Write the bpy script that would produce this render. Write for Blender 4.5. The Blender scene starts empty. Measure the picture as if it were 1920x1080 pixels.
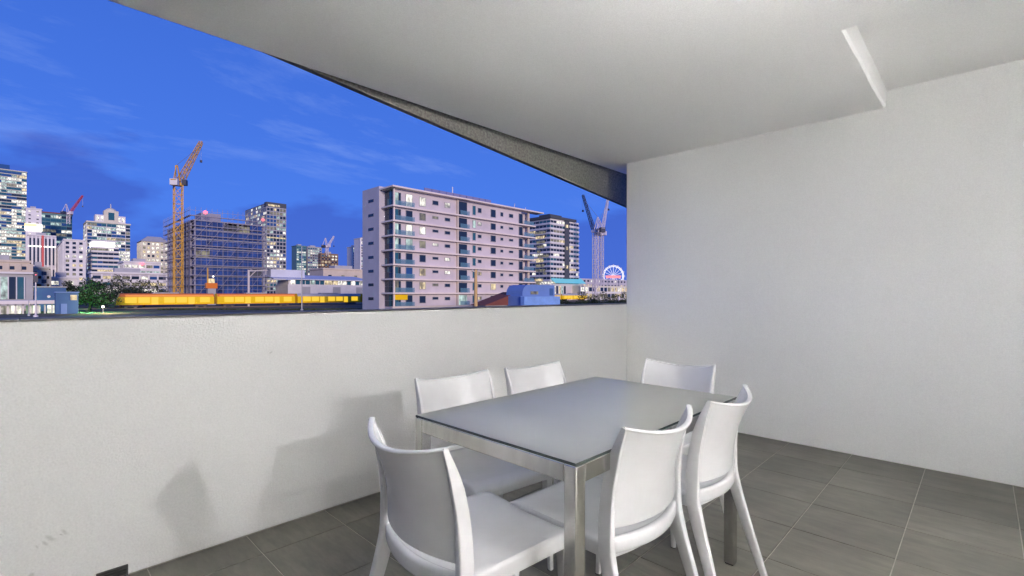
import bpy, bmesh, math, random
from mathutils import Vector, Matrix
rnd = random.Random(7)
S = bpy.context.scene
C = S.collection
R = math.radians

# ------------------------------------------------------------------ camera
F, YAW, V0, EYE = 902.2, R(45.62), 551.3, 1.2
cam_d = bpy.data.cameras.new('camera'); cam = bpy.data.objects.new('camera', cam_d); C.objects.link(cam)
cam.location = (0, 0, EYE); cam.rotation_euler = (R(90), 0, -YAW)
cam_d.sensor_width = 36; cam_d.lens = 36 * F / 1920
cam_d.shift_y = (V0 - 540) / 1920
cam_d.clip_start = 0.05; cam_d.clip_end = 6000
S.camera = cam

# ------------------------------------------------------------------ world: dusk sky
SUN_EL, SUN_AZ = R(9), math.atan2(-0.95, -0.30)      # direction towards the afterglow behind the viewer (x, y)
W = bpy.data.worlds.new('World'); S.world = W; W.use_nodes = True
nt = W.node_tree; N = nt.nodes; L = nt.links; N.clear()
out = N.new('ShaderNodeOutputWorld'); bg = N.new('ShaderNodeBackground'); L.new(bg.outputs[0], out.inputs[0])
sky = N.new('ShaderNodeTexSky'); sky.sky_type = 'NISHITA'; sky.sun_disc = False
sky.sun_elevation = SUN_EL; sky.sun_rotation = SUN_AZ
sky.altitude = 0; sky.air_density = 1.6; sky.dust_density = 0.2; sky.ozone_density = 6.0
def math_n(op, a, b=None, clamp=False):
    n = N.new('ShaderNodeMath'); n.operation = op; n.use_clamp = clamp
    for i, v in enumerate((a, b)):
        if v is None: continue
        if isinstance(v, (int, float)): n.inputs[i].default_value = v
        else: L.new(v, n.inputs[i])
    return n.outputs[0]
def mix_n(fac, a, b, blend='MIX'):
    n = N.new('ShaderNodeMix'); n.data_type = 'RGBA'; n.blend_type = blend
    for i, v in ((0, fac), (6, a), (7, b)):
        if isinstance(v, (int, float)): n.inputs[i].default_value = v
        elif isinstance(v, tuple): n.inputs[i].default_value = v + (1,)
        else: L.new(v, n.inputs[i])
    return n.outputs[2]
tc = N.new('ShaderNodeTexCoord'); sep = N.new('ShaderNodeSeparateXYZ'); L.new(tc.outputs['Generated'], sep.inputs[0])
tint = mix_n(1.0, sky.outputs[0], (0.30, 0.82, 1.85), 'MULTIPLY')
# cloud layer: directions projected on a flat layer overhead, stretched into streaks
zc = math_n('MAXIMUM', sep.outputs[2], 0.0)
den = math_n('ADD', zc, 0.16)
comb = N.new('ShaderNodeCombineXYZ'); L.new(math_n('DIVIDE', sep.outputs[0], den), comb.inputs[0]); L.new(math_n('DIVIDE', sep.outputs[1], den), comb.inputs[1])
mp = N.new('ShaderNodeMapping'); mp.inputs['Rotation'].default_value = (0, 0, R(52)); mp.inputs['Scale'].default_value = (0.75, 1.7, 1); mp.inputs['Location'].default_value = (2.0, 0.55, 0)
L.new(comb.outputs[0], mp.inputs[0])
nz = N.new('ShaderNodeTexNoise'); nz.inputs['Scale'].default_value = 1.15; nz.inputs['Detail'].default_value = 10; nz.inputs['Roughness'].default_value = 0.66; nz.inputs['Distortion'].default_value = 0.15
L.new(mp.outputs[0], nz.inputs['Vector'])
wisp = math_n('MULTIPLY', math_n('SUBTRACT', nz.outputs[0], 0.51), 5.0, True)
ramp = N.new('ShaderNodeValToRGB'); L.new(sep.outputs[2], ramp.inputs[0]); e = ramp.color_ramp.elements
for p_, c_ in ((0.0, (0.066, 0.18, 0.70)), (0.12, (0.050, 0.180, 0.80)), (0.30, (0.036, 0.165, 0.88)), (0.52, (0.018, 0.105, 0.66)), (1.0, (0.012, 0.05, 0.32))):
    q_ = e[0] if p_ == 0.0 else (e[1] if p_ == 1.0 else e.new(p_)); q_.position = p_; q_.color = (*[x * 13.4 for x in c_], 1)
for q_ in list(e): pass
tint = mix_n(0.92, tint, ramp.outputs[0])
high = math_n('MULTIPLY', math_n('SUBTRACT', zc, 0.16), 9.0, True)
c1 = mix_n(math_n('MULTIPLY', math_n('MULTIPLY', wisp, high), 0.9), tint, mix_n(1.0, tint, (3.0, 1.75, 1.12), 'MULTIPLY'))
mp2 = N.new('ShaderNodeMapping'); mp2.inputs['Scale'].default_value = (2.4, 2.4, 7); mp2.inputs['Location'].default_value = (4.3, 1.2, 0.2); L.new(tc.outputs['Generated'], mp2.inputs[0])
nz2 = N.new('ShaderNodeTexNoise'); nz2.inputs['Scale'].default_value = 1.5; nz2.inputs['Detail'].default_value = 5; nz2.inputs['Roughness'].default_value = 0.5
L.new(mp2.outputs[0], nz2.inputs['Vector'])
edge = math_n('ADD', 0.175, math_n('MULTIPLY', math_n('SUBTRACT', nz2.outputs[0], 0.48), 0.42))
bank = math_n('MULTIPLY', math_n('SUBTRACT', edge, zc), 26.0, True)
c2 = mix_n(math_n('MULTIPLY', bank, 0.8), c1, mix_n(1.0, c1, (0.74, 0.60, 0.72), 'MULTIPLY'))
L.new(c2, bg.inputs[0]); bg.inputs[1].default_value = 0.10

sun_d = bpy.data.lights.new('sun', 'SUN'); sun = bpy.data.objects.new('sun', sun_d); C.objects.link(sun)
sun_d.energy = 2.7; sun_d.angle = R(14); sun_d.color = (1.0, 0.82, 0.73)
tow = Vector((math.cos(SUN_AZ) * math.cos(SUN_EL), math.sin(SUN_AZ) * math.cos(SUN_EL), math.sin(SUN_EL)))
sun.rotation_euler = tow.to_track_quat('Z', 'Y').to_euler()
sky.sun_rotation = math.atan2(tow.x, tow.y)
S.view_settings.view_transform = 'Standard'; S.view_settings.look = 'None'
S.view_settings.exposure = 0; S.view_settings.gamma = 1
S.render.engine = 'CYCLES'; S.cycles.use_denoising = True; S.cycles.max_bounces = 10; S.cycles.diffuse_bounces = 6
S.cycles.sample_clamp_indirect = 0; S.cycles.caustics_reflective = False; S.cycles.caustics_refractive = False

# ------------------------------------------------------------------ helpers
VD = Vector((math.sin(YAW), math.cos(YAW))); VR = Vector((math.cos(YAW), -math.sin(YAW)))
def kk(u): return VD + VR * ((u - 960) / F)
def at(u, d): k = kk(u) * d; return k.x, k.y                       # image column + distance -> plan position
def zat(v, d): return EYE + (V0 - v) / F * d                        # image row + distance -> height
def x_on_y(u, y): k = kk(u); return y * k.x / k.y
def y_on_x(u, x): k = kk(u); return x * k.y / k.x
def d_of(x, y): return x * VD.x + y * VD.y
GZ = -2.8                                                           # street level, the balcony floor is 0

def tag(o, label=None, cat=None, group=None, kind=None):
    if label: o['label'] = label
    if cat: o['category'] = cat
    if group: o['group'] = group
    if kind: o['kind'] = kind
    return o
def empty(name, loc, label=None, cat=None, group=None, kind=None, rz=0):
    o = bpy.data.objects.new(name, None); C.objects.link(o); o.location = loc; o.rotation_euler[2] = rz
    o.empty_display_size = 0.2
    return tag(o, label, cat, group, kind)
def root_loc(o):
    v = Vector((0, 0, 0))
    while o is not None: v += Vector(o.location); o = o.parent
    return v
class MB:
    def __init__(s): s.v = []; s.f = []; s.m = []
    def quad(s, *p, m=0):
        i = len(s.v); s.v += [tuple(q) for q in p]; s.f.append(tuple(range(i, i + len(p)))); s.m.append(m); return s
    def obox(s, o, a, b, c, m=0):
        o, a, b, c = map(Vector, (o, a, b, c)); i = len(s.v)
        for k in range(8): s.v.append(tuple(o + a * (k & 1) + b * (k >> 1 & 1) + c * (k >> 2 & 1)))
        fl = ((0, 2, 3, 1), (4, 5, 7, 6), (0, 1, 5, 4), (2, 6, 7, 3), (0, 4, 6, 2), (1, 3, 7, 5))
        if a.cross(b).dot(c) < 0: fl = [q[::-1] for q in fl]
        for q in fl: s.f.append(tuple(i + j for j in q)); s.m.append(m)
        return s
    def box(s, x0, y0, z0, x1, y1, z1, m=0):
        return s.obox((min(x0, x1), min(y0, y1), min(z0, z1)), (abs(x1 - x0), 0, 0), (0, abs(y1 - y0), 0), (0, 0, abs(z1 - z0)), m)
    def bar(s, p, q, w, m=0, w2=None):
        p, q = Vector(p), Vector(q); d = (q - p); n = d.normalized()
        a = n.cross(Vector((0, 0, 1)));  a = Vector((1, 0, 0)) if a.length < 1e-4 else a.normalized()
        b = n.cross(a).normalized(); w2 = w2 or w
        return s.obox(p - a * w / 2 - b * w2 / 2, a * w, b * w2, d, m)
    def tube(s, pts, rads, seg=10, m=0, cap=True):
        pts = [Vector(p) for p in pts]
        if not hasattr(rads, '__len__'): rads = [rads] * len(pts)
        base = len(s.v)
        for i, p in enumerate(pts):
            d = (pts[min(i + 1, len(pts) - 1)] - pts[max(i - 1, 0)]).normalized()
            a = d.cross(Vector((0, 0, 1))); a = Vector((1, 0, 0)) if a.length < 1e-3 else a.normalized()
            b = d.cross(a).normalized()
            for k in range(seg):
                t = 2 * math.pi * k / seg; s.v.append(tuple(p + (a * math.cos(t) + b * math.sin(t)) * rads[i]))
        for i in range(len(pts) - 1):
            for k in range(seg):
                s.f.append((base + i * seg + k, base + i * seg + (k + 1) % seg, base + (i + 1) * seg + (k + 1) % seg, base + (i + 1) * seg + k)); s.m.append(m)
        if cap:
            s.f.append(tuple(base + k for k in range(seg))[::-1]); s.m.append(m)
            s.f.append(tuple(base + (len(pts) - 1) * seg + k for k in range(seg))); s.m.append(m)
        return s
    def sweep(s, pts, secs, m=0):
        """pts with per-point (side, normal, w, d, r): rounded rectangular section"""
        base = len(s.v); n = 0
        for p, (a, b, w, d, r) in zip(pts, secs):
            p, a, b = Vector(p), Vector(a).normalized(), Vector(b).normalized()
            prof = []
            for cx, cy, t0 in ((1, 1, 0), (-1, 1, 90), (-1, -1, 180), (1, -1, 270)):
                for t in (0, 45, 90):
                    th = R(t0 + t); prof.append((cx * (w / 2 - r) + r * math.cos(th), cy * (d / 2 - r) + r * math.sin(th)))
            n = len(prof)
            for x, y in prof: s.v.append(tuple(p + a * x + b * y))
        for i in range(len(pts) - 1):
            for k in range(n):
                s.f.append((base + i * n + k, base + i * n + (k + 1) % n, base + (i + 1) * n + (k + 1) % n, base + (i + 1) * n + k)); s.m.append(m)
        s.f.append(tuple(base + k for k in range(n))[::-1]); s.m.append(m)
        s.f.append(tuple(base + (len(pts) - 1) * n + k for k in range(n))); s.m.append(m)
        return s
    def lathe(s, c, prof, seg=24, m=0):
        base = len(s.v); c = Vector(c)
        for r, z in prof:
            for k in range(seg):
                t = 2 * math.pi * k / seg; s.v.append((c.x + r * math.cos(t), c.y + r * math.sin(t), c.z + z))
        for i in range(len(prof) - 1):
            for k in range(seg):
                s.f.append((base + i * seg + k, base + i * seg + (k + 1) % seg, base + (i + 1) * seg + (k + 1) % seg, base + (i + 1) * seg + k)); s.m.append(m)
        return s
    def build(s, name, mats, parent=None, smooth=None, local=False, bevel=None, fix=False):
        if not isinstance(mats, (list, tuple)): mats = [mats]
        off = Vector((0, 0, 0)) if (parent is None or local) else root_loc(parent)
        me = bpy.data.meshes.new(name)
        me.from_pydata([(x - off.x, y - off.y, z - off.z) for x, y, z in s.v], [], s.f)
        for mt in mats: me.materials.append(mt)
        if len(mats) > 1: me.polygons.foreach_set('material_index', s.m)
        if fix:
            bm = bmesh.new(); bm.from_mesh(me); bmesh.ops.recalc_face_normals(bm, faces=bm.faces); bm.to_mesh(me); bm.free()
        if smooth:
            me.polygons.foreach_set('use_smooth', [True] * len(me.polygons)); me.set_sharp_from_angle(angle=R(smooth))
        me.update()
        o = bpy.data.objects.new(name, me); C.objects.link(o); o.parent = parent
        if bevel:
            md = o.modifiers.new('bevel', 'BEVEL'); md.width = bevel; md.segments = 2; md.limit_method = 'ANGLE'
        return o

# ------------------------------------------------------------------ materials
def mat(name, col, rough=0.6, metal=0.0, spec=0.5, noise=None, bump=None, emit=None, coat=0.0):
    m = bpy.data.materials.new(name); m.use_nodes = True; t = m.node_tree; n = t.nodes; p = n['Principled BSDF']
    p.inputs['Base Color'].default_value = (*col, 1); p.inputs['Roughness'].default_value = rough
    p.inputs['Metallic'].default_value = metal; p.inputs['Specular IOR Level'].default_value = spec
    p.inputs['Coat Weight'].default_value = coat
    if noise or bump:
        g = n.new('ShaderNodeNewGeometry'); cd = g.outputs['Position']
    if noise:                                   # (scale, amount, detail, stretch)
        sc, am = noise[0], noise[1]; st = noise[3] if len(noise) > 3 else (1, 1, 1)
        mpn = n.new('ShaderNodeMapping'); mpn.inputs['Scale'].default_value = st; t.links.new(cd, mpn.inputs[0])
        x = n.new('ShaderNodeTexNoise'); x.inputs['Scale'].default_value = sc; x.inputs['Detail'].default_value = noise[2] if len(noise) > 2 else 5
        x.inputs['Roughness'].default_value = 0.62; t.links.new(mpn.outputs[0], x.inputs['Vector'])
        r = n.new('ShaderNodeMapRange'); r.inputs[1].default_value = 0.3; r.inputs[2].default_value = 0.7
        r.inputs[3].default_value = 1 - am; r.inputs[4].default_value = 1 + am; t.links.new(x.outputs[0], r.inputs[0])
        mx = n.new('ShaderNodeMix'); mx.data_type = 'RGBA'; mx.blend_type = 'MULTIPLY'; mx.inputs[0].default_value = 1
        mx.inputs[6].default_value = (*col, 1); t.links.new(r.outputs[0], mx.inputs[7]); t.links.new(mx.outputs[2], p.inputs['Base Color'])
    if bump:                                    # (scale, strength, distance)
        x = n.new('ShaderNodeTexNoise'); x.inputs['Scale'].default_value = bump[0]; x.inputs['Detail'].default_value = 3; t.links.new(cd, x.inputs['Vector'])
        b = n.new('ShaderNodeBump'); b.inputs['Strength'].default_value = bump[1]; b.inputs['Distance'].default_value = bump[2]
        t.links.new(x.outputs[0], b.inputs['Height']); t.links.new(b.outputs[0], p.inputs['Normal'])
    if emit:
        p.inputs['Emission Color'].default_value = (*emit[0], 1); p.inputs['Emission Strength'].default_value = emit[1]
    return m
M = {}
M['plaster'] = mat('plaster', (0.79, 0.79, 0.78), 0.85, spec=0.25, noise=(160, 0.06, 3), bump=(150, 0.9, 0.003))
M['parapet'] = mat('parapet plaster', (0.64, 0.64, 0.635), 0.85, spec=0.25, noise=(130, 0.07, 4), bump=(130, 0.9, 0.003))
M['ceiling'] = mat('ceiling render', (0.90, 0.895, 0.88), 0.9, spec=0.2, noise=(150, 0.06, 3), bump=(220, 1.0, 0.003))
M['coping'] = mat('coping metal', (0.13, 0.12, 0.11), 0.55, spec=0.4, noise=(9, 0.3))
M['fascia'] = mat('raw concrete', (0.20, 0.197, 0.175), 0.95, spec=0.2, noise=(55, 0.45, 8), bump=(90, 0.9, 0.006))
M['fascia_edge'] = mat('concrete edge', (0.14, 0.135, 0.12), 0.9, noise=(30, 0.3))
M['grout'] = mat('grout', (0.42, 0.40, 0.34), 0.9, noise=(30, 0.15))
M['white_plastic'] = mat('white resin', (0.56, 0.56, 0.57), 0.27, spec=0.5, noise=(9, 0.035, 8), bump=(420, 0.12, 0.0005))
M['steel'] = mat('brushed stainless steel', (0.62, 0.61, 0.58), 0.26, 1.0, noise=(26, 0.13, 6, (1, 1, 0.25)), bump=(500, 0.05, 0.0003))
M['glass_top'] = mat('frosted glass', (0.56, 0.56, 0.50), 0.04, spec=0.6, noise=(4, 0.06, 8), coat=0.0)
def frosted(m):
    t = m.node_tree; n = t.nodes; p = n['Principled BSDF']; p.inputs['IOR'].default_value = 1.32
    tr = n.new('ShaderNodeBsdfTranslucent'); tr.inputs[0].default_value = (0.80, 0.83, 0.81, 1)
    mx = n.new('ShaderNodeMixShader'); mx.inputs[0].default_value = 0.58; o = n['Material Output']
    t.links.new(p.outputs[0], mx.inputs[1]); t.links.new(tr.outputs[0], mx.inputs[2]); t.links.new(mx.outputs[0], o.inputs[0])
frosted(M['glass_top'])
M['glass_under'] = mat('clear glass underside', (1, 1, 1), 0.0); M['glass_under'].node_tree.nodes['Principled BSDF'].inputs['Alpha'].default_value = 0.04
M['glass_edge'] = mat('glass edge', (0.05, 0.065, 0.06), 0.15)
M['black'] = mat('black plastic', (0.02, 0.02, 0.02), 0.5, noise=(20, 0.3))
M['rubber'] = mat('foot rubber', (0.05, 0.05, 0.05), 0.8)
M['diffuser'] = mat('opal diffuser', (0.9, 0.9, 0.88), 0.4, emit=((1.0, 0.95, 0.86), 6.0))

def tile_mat():
    m = bpy.data.materials.new('grey porcelain tile'); m.use_nodes = True; t = m.node_tree; n = t.nodes; p = n['Principled BSDF']
    g = n.new('ShaderNodeNewGeometry'); oi = n.new('ShaderNodeObjectInfo')
    add = n.new('ShaderNodeVectorMath'); add.operation = 'ADD'; t.links.new(g.outputs['Position'], add.inputs[0])
    rv = n.new('ShaderNodeVectorMath'); rv.operation = 'SCALE'; rv.inputs[0].default_value = (37, 53, 11); t.links.new(oi.outputs['Random'], rv.inputs['Scale']); t.links.new(rv.outputs[0], add.inputs[1])
    mpn = n.new('ShaderNodeMapping'); mpn.inputs['Scale'].default_value = (9, 2.0, 1); t.links.new(add.outputs[0], mpn.inputs[0])
    x = n.new('ShaderNodeTexNoise'); x.inputs['Scale'].default_value = 2.2; x.inputs['Detail'].default_value = 8; x.inputs['Roughness'].default_value = 0.68; t.links.new(mpn.outputs[0], x.inputs['Vector'])
    y = n.new('ShaderNodeTexNoise'); y.inputs['Scale'].default_value = 2.6; y.inputs['Detail'].default_value = 6; t.links.new(g.outputs['Position'], y.inputs['Vector'])
    cr = n.new('ShaderNodeValToRGB'); cr.color_ramp.elements[0].position = 0.28; cr.color_ramp.elements[1].position = 0.72
    cr.color_ramp.elements[0].color = (0.105, 0.10, 0.083, 1); cr.color_ramp.elements[1].color = (0.20, 0.19, 0.16, 1); t.links.new(x.outputs[0], cr.inputs[0])
    r = n.new('ShaderNodeMapRange'); r.inputs[1].default_value = 0.3; r.inputs[2].default_value = 0.7; r.inputs[3].default_value = 0.82; r.inputs[4].default_value = 1.18; t.links.new(y.outputs[0], r.inputs[0])
    mx = n.new('ShaderNodeMix'); mx.data_type = 'RGBA'; mx.blend_type = 'MULTIPLY'; mx.inputs[0].default_value = 1; t.links.new(cr.outputs[0], mx.inputs[6]); t.links.new(r.outputs[0], mx.inputs[7])
    rr = n.new('ShaderNodeMapRange'); rr.inputs[3].default_value = 0.88; rr.inputs[4].default_value = 1.12; t.links.new(oi.outputs['Random'], rr.inputs[0])
    mx3 = n.new('ShaderNodeMix'); mx3.data_type = 'RGBA'; mx3.blend_type = 'MULTIPLY'; mx3.inputs[0].default_value = 1; t.links.new(mx.outputs[2], mx3.inputs[6]); t.links.new(rr.outputs[0], mx3.inputs[7])
    t.links.new(mx3.outputs[2], p.inputs['Base Color'])
    r2 = n.new('ShaderNodeMapRange'); r2.inputs[3].default_value = 0.38; r2.inputs[4].default_value = 0.62; t.links.new(x.outputs[0], r2.inputs[0]); t.links.new(r2.outputs[0], p.inputs['Roughness'])
    b = n.new('ShaderNodeBump'); b.inputs['Strength'].default_value = 0.12; b.inputs['Distance'].default_value = 0.002; t.links.new(x.outputs[0], b.inputs['Height']); t.links.new(b.outputs[0], p.inputs['Normal'])
    return m
M['tile'] = tile_mat()

def add_scuffs(m, marks):
    """small dark rubbed marks on the parapet plaster, each an ellipse in wall coordinates (x, z, half width, half height, slope)"""
    t = m.node_tree; n = t.nodes; p = n['Principled BSDF']; src = p.inputs['Base Color'].links[0].from_socket
    g = n.new('ShaderNodeNewGeometry')
    nzz = n.new('ShaderNodeTexNoise'); nzz.inputs['Scale'].default_value = 60; nzz.inputs['Detail'].default_value = 4; t.links.new(g.outputs['Position'], nzz.inputs['Vector'])
    for x, z, a, b, ang in marks:
        mpn = n.new('ShaderNodeMapping'); mpn.vector_type = 'TEXTURE'; mpn.inputs['Location'].default_value = (x, 2.614, z); mpn.inputs['Rotation'].default_value = (0, R(-ang), 0); mpn.inputs['Scale'].default_value = (a, 1, b)
        t.links.new(g.outputs['Position'], mpn.inputs[0])
        ln = n.new('ShaderNodeVectorMath'); ln.operation = 'LENGTH'; t.links.new(mpn.outputs[0], ln.inputs[0])
        r = n.new('ShaderNodeMapRange'); r.inputs[1].default_value = 1.0; r.inputs[2].default_value = 0.3; r.inputs[3].default_value = 0; r.inputs[4].default_value = 0.55; t.links.new(ln.outputs['Value'], r.inputs[0])
        mu = n.new('ShaderNodeMath'); mu.operation = 'MULTIPLY'; t.links.new(r.outputs[0], mu.inputs[0]); t.links.new(nzz.outputs[0], mu.inputs[1])
        mx = n.new('ShaderNodeMix'); mx.data_type = 'RGBA'; t.links.new(mu.outputs[0], mx.inputs[0]); t.links.new(src, mx.inputs[6]); mx.inputs[7].default_value = (0.12, 0.12, 0.11, 1)
        src = mx.outputs[2]
    t.links.new(src, p.inputs['Base Color'])
add_scuffs(M['parapet'], [(0.045 + 0.021 * i + 0.006 * math.sin(i * 2.7), 0.222 + 0.008 * i + 0.004 * math.sin(i * 4.1), 0.004 + 0.003 * (i % 3), 0.010 + 0.009 * ((i * 7) % 3), 28 + 9 * ((i * 5) % 4)) for i in range(5)] + [(-0.12, 0.42, 0.012, 0.008, 10), (0.9, 0.9, 0.015, 0.006, 30), (0.03, 0.12, 0.01, 0.01, 0)])

# ------------------------------------------------------------------ the balcony
WX, PY, CZ, CZ2, PZ, CY = 4.353, 2.614, 2.538, 2.658, 1.094, 2.848
XL, YB = -3.4, -1.9
RX, RY = 2.915, 0.512                                               # raised ceiling pocket: x > RX, y < RY
def struct(mb, name, mats, **k): return tag(mb.build(name, mats, **k), kind='structure')
floor = struct(MB().box(XL - 0.2, YB - 0.2, -0.25, WX + 0.25, PY + 0.19, -0.0035), 'floor', M['grout'])
tx, ty = 0.3973, 0.418
tile_me = None
xs = [0.786 + tx * k for k in range(-11, 10)]; ys = [2.373 - ty * k for k in range(-1, 15)]
def tile(x0, y0, x1, y1):
    g = 0.0022
    a, b, e = (x1 - x0) / 2 - g, (y1 - y0) / 2 - g, 0.0012
    mb = MB(); z0, z1 = -0.006, 0.0
    ring = lambda a_, b_, z: [(-a_, -b_, z), (a_, -b_, z), (a_, b_, z), (-a_, b_, z)]
    lo, mid, up = ring(a, b, z0), ring(a, b, z1 - e), ring(a - e, b - e, z1)
    mb.quad(*up)
    for p, q in ((lo, mid), (mid, up)):
        for i in range(4): mb.quad(p[i], p[(i + 1) % 4], q[(i + 1) % 4], q[i])
    return mb
meshes = {}
for i in range(len(xs) - 1):
    for j in range(len(ys) - 1):
        x0, x1 = max(xs[i], XL), min(xs[i + 1], WX - 0.002); y1, y0 = min(ys[j], PY - 0.002), max(ys[j + 1], YB)
        if x1 - x0 < 0.02 or y1 - y0 < 0.02: continue
        key = (round(x1 - x0, 3), round(y1 - y0, 3))
        if key not in meshes:
            o = tile(0, 0, x1 - x0, y1 - y0).build('tile', M['tile'], floor, local=True); meshes[key] = o.data
        else:
            o = bpy.data.objects.new('tile', meshes[key]); C.objects.link(o); o.parent = floor
        o.location = ((x0 + x1) / 2, (y0 + y1) / 2, rnd.uniform(-0.0004, 0.0004))
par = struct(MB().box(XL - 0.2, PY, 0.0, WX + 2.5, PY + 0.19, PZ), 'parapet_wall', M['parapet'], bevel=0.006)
cop = empty('parapet_coping', (0, PY, PZ), kind='structure')
for k in range(9): MB().box(XL - 0.2 + 1.2 * k, PY + 0.005, PZ + 0.001, XL - 0.2 + 1.2 * k + 1.196, PY + 0.205, PZ + 0.009 + 0.0006 * (k % 2)).build('coping_sheet', M['coping'], cop)
struct(MB().box(WX, YB - 0.2, 0.0, WX + 0.25, PY, CZ2 + 0.002), 'wall_right', M['plaster'], bevel=0.004)
# back of the balcony: unseen full-height opening, sized to steer light from the lit room behind the viewer
RB, OX0, OX1 = -6.2, -0.9, 2.55
wb = MB().box(XL - 0.2, YB - 0.2, 0.0, OX0, YB, CZ + 0.2); wb.box(OX1, YB - 0.2, 0.0, WX, YB, CZ2 + 0.2)
struct(wb, 'wall_back', M['plaster'])
M['timber'] = mat('pale stone floor', (0.68, 0.68, 0.68), 0.4, noise=(3, 0.12, 6, (1, 8, 1)))
M['room_wall'] = mat('room wall paint', (0.86, 0.85, 0.82), 0.8)
M['clear_glass'] = mat('clear door glass', (1, 1, 1), 0.0); M['clear_glass'].node_tree.nodes['Principled BSDF'].inputs['Transmission Weight'].default_value = 1; M['clear_glass'].node_tree.nodes['Principled BSDF'].inputs['IOR'].default_value = 1.0
struct(MB().box(XL - 0.2, RB - 0.2, -0.25, WX + 0.25, YB - 0.2001, 0.0), 'room_floor', M['timber'])
rw = MB().box(XL - 0.2, RB - 0.2, 0.001, WX + 0.25, RB, CZ2 + 0.2); rw.box(XL - 0.2, RB, 0.001, XL, YB - 0.2001, CZ2 + 0.2); rw.box(WX, RB, 0.001, WX + 0.25, YB - 0.2001, CZ2 + 0.2)
struct(rw, 'room_wall', M['room_wall'])
struct(MB().box(XL - 0.3, RB - 0.3, CZ + 0.001, WX + 0.3, YB - 0.4001, CZ + 0.2), 'room_ceiling', M['room_wall'])
sd = empty('sliding_door', ((OX0 + OX1) / 2, YB - 0.1, 0), 'aluminium framed sliding door track behind the viewer', 'door')
MB().box(OX0, YB - 0.16, 0.0005, OX1, YB - 0.04, 0.02).build('track', M['steel'], sd)
for x_ in (OX0, OX1 - 0.05): MB().box(x_, YB - 0.15, 0.0205, x_ + 0.05, YB - 0.05, CZ - 0.002).build('frame', M['steel'], sd)
struct(MB().box(XL - 0.2, YB, 0.0, XL, PY, CZ2 + 0.2), 'wall_left', M['plaster'])
# ceiling with the raised pocket, slightly hand-trowelled edges on the step
cb = MB()
X0, X1, Y0, Z2 = XL - 0.4, 7.5, YB - 0.4, CZ + 0.5   # noqa
def wob(i): return 0.002 * math.sin(i * 0.9) + 0.001 * math.sin(i * 2.3 + 1)
cb.quad((X0, Y0, CZ), (X0, CY, CZ), (RX, CY, CZ), (RX, Y0, CZ))
nseg = 14
edge_lo = [(RX + (WX + 0.05 - RX) * i / nseg, RY + wob(i), CZ + (0.0)) for i in range(nseg + 1)]
edge_mid = [(x, y - 0.012, z + 0.014) for x, y, z in edge_lo]
edge_hi = [(x, RY - 0.022 + 0.4 * wob(i + 3), CZ2) for i, (x, y, z) in enumerate(edge_lo)]
for i in range(nseg):
    a, b = edge_lo[i], edge_lo[i + 1]
    cb.quad(a, (a[0], CY, CZ), (b[0], CY, CZ), b)
    cb.quad(edge_mid[i], a, b, edge_mid[i + 1]); cb.quad(edge_hi[i], edge_mid[i], edge_mid[i + 1], edge_hi[i + 1])
    cb.quad((a[0], Y0, CZ2), edge_hi[i], edge_hi[i + 1], (b[0], Y0, CZ2))
xe = WX + 0.05
cb.quad((xe, RY, CZ), (xe, CY, CZ), (X1, CY, CZ), (X1, RY, CZ))
cb.quad((RX, Y0, CZ), (RX, RY, CZ), (RX, RY - 0.022, CZ2), (RX, Y0, CZ2))
cb.quad((X0, CY, CZ), (X0, CY, Z2), (X1, CY, Z2), (X1, CY, CZ))
cb.quad((X0, Y0, Z2), (X1, Y0, Z2), (X1, CY, Z2), (X0, CY, Z2)); cb.quad((X0, Y0, CZ), (X0, Y0, Z2), (X0, CY, Z2), (X0, CY, CZ)); cb.quad((xe, Y0, CZ2), (xe, Y0, Z2), (X1, Y0, Z2), (X1, Y0, CZ2))
struct(cb, 'ceiling', M['ceiling'])
# rough concrete blade outside the ceiling edge, its lower edge falling towards the right
fb = MB(); fy, ft = 2.93, 0.045
def fz(x): return 2.588 - 0.0985 * (x - 1.06)
pts = [0.2 + 0.4 * i for i in range(18)]
for a, b in zip(pts, pts[1:]):
    for y, flip in ((fy, 0), (fy + ft, 1)):
        q = [(a, y, fz(a)), (b, y, fz(b)), (b, y, 3.02), (a, y, 3.02)]; fb.quad(*(q[::-1] if flip else q))
    fb.quad((a, fy, fz(a)), (a, fy + ft, fz(a)), (b, fy + ft, fz(b)), (b, fy, fz(b)), m=1)
fb.quad((pts[0], fy, fz(pts[0])), (pts[0], fy, 3.02), (pts[0], fy + ft, 3.02), (pts[0], fy + ft, fz(pts[0])))
fa = struct(fb, 'roof_fascia', [M['fascia'], M['fascia_edge']])

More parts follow.
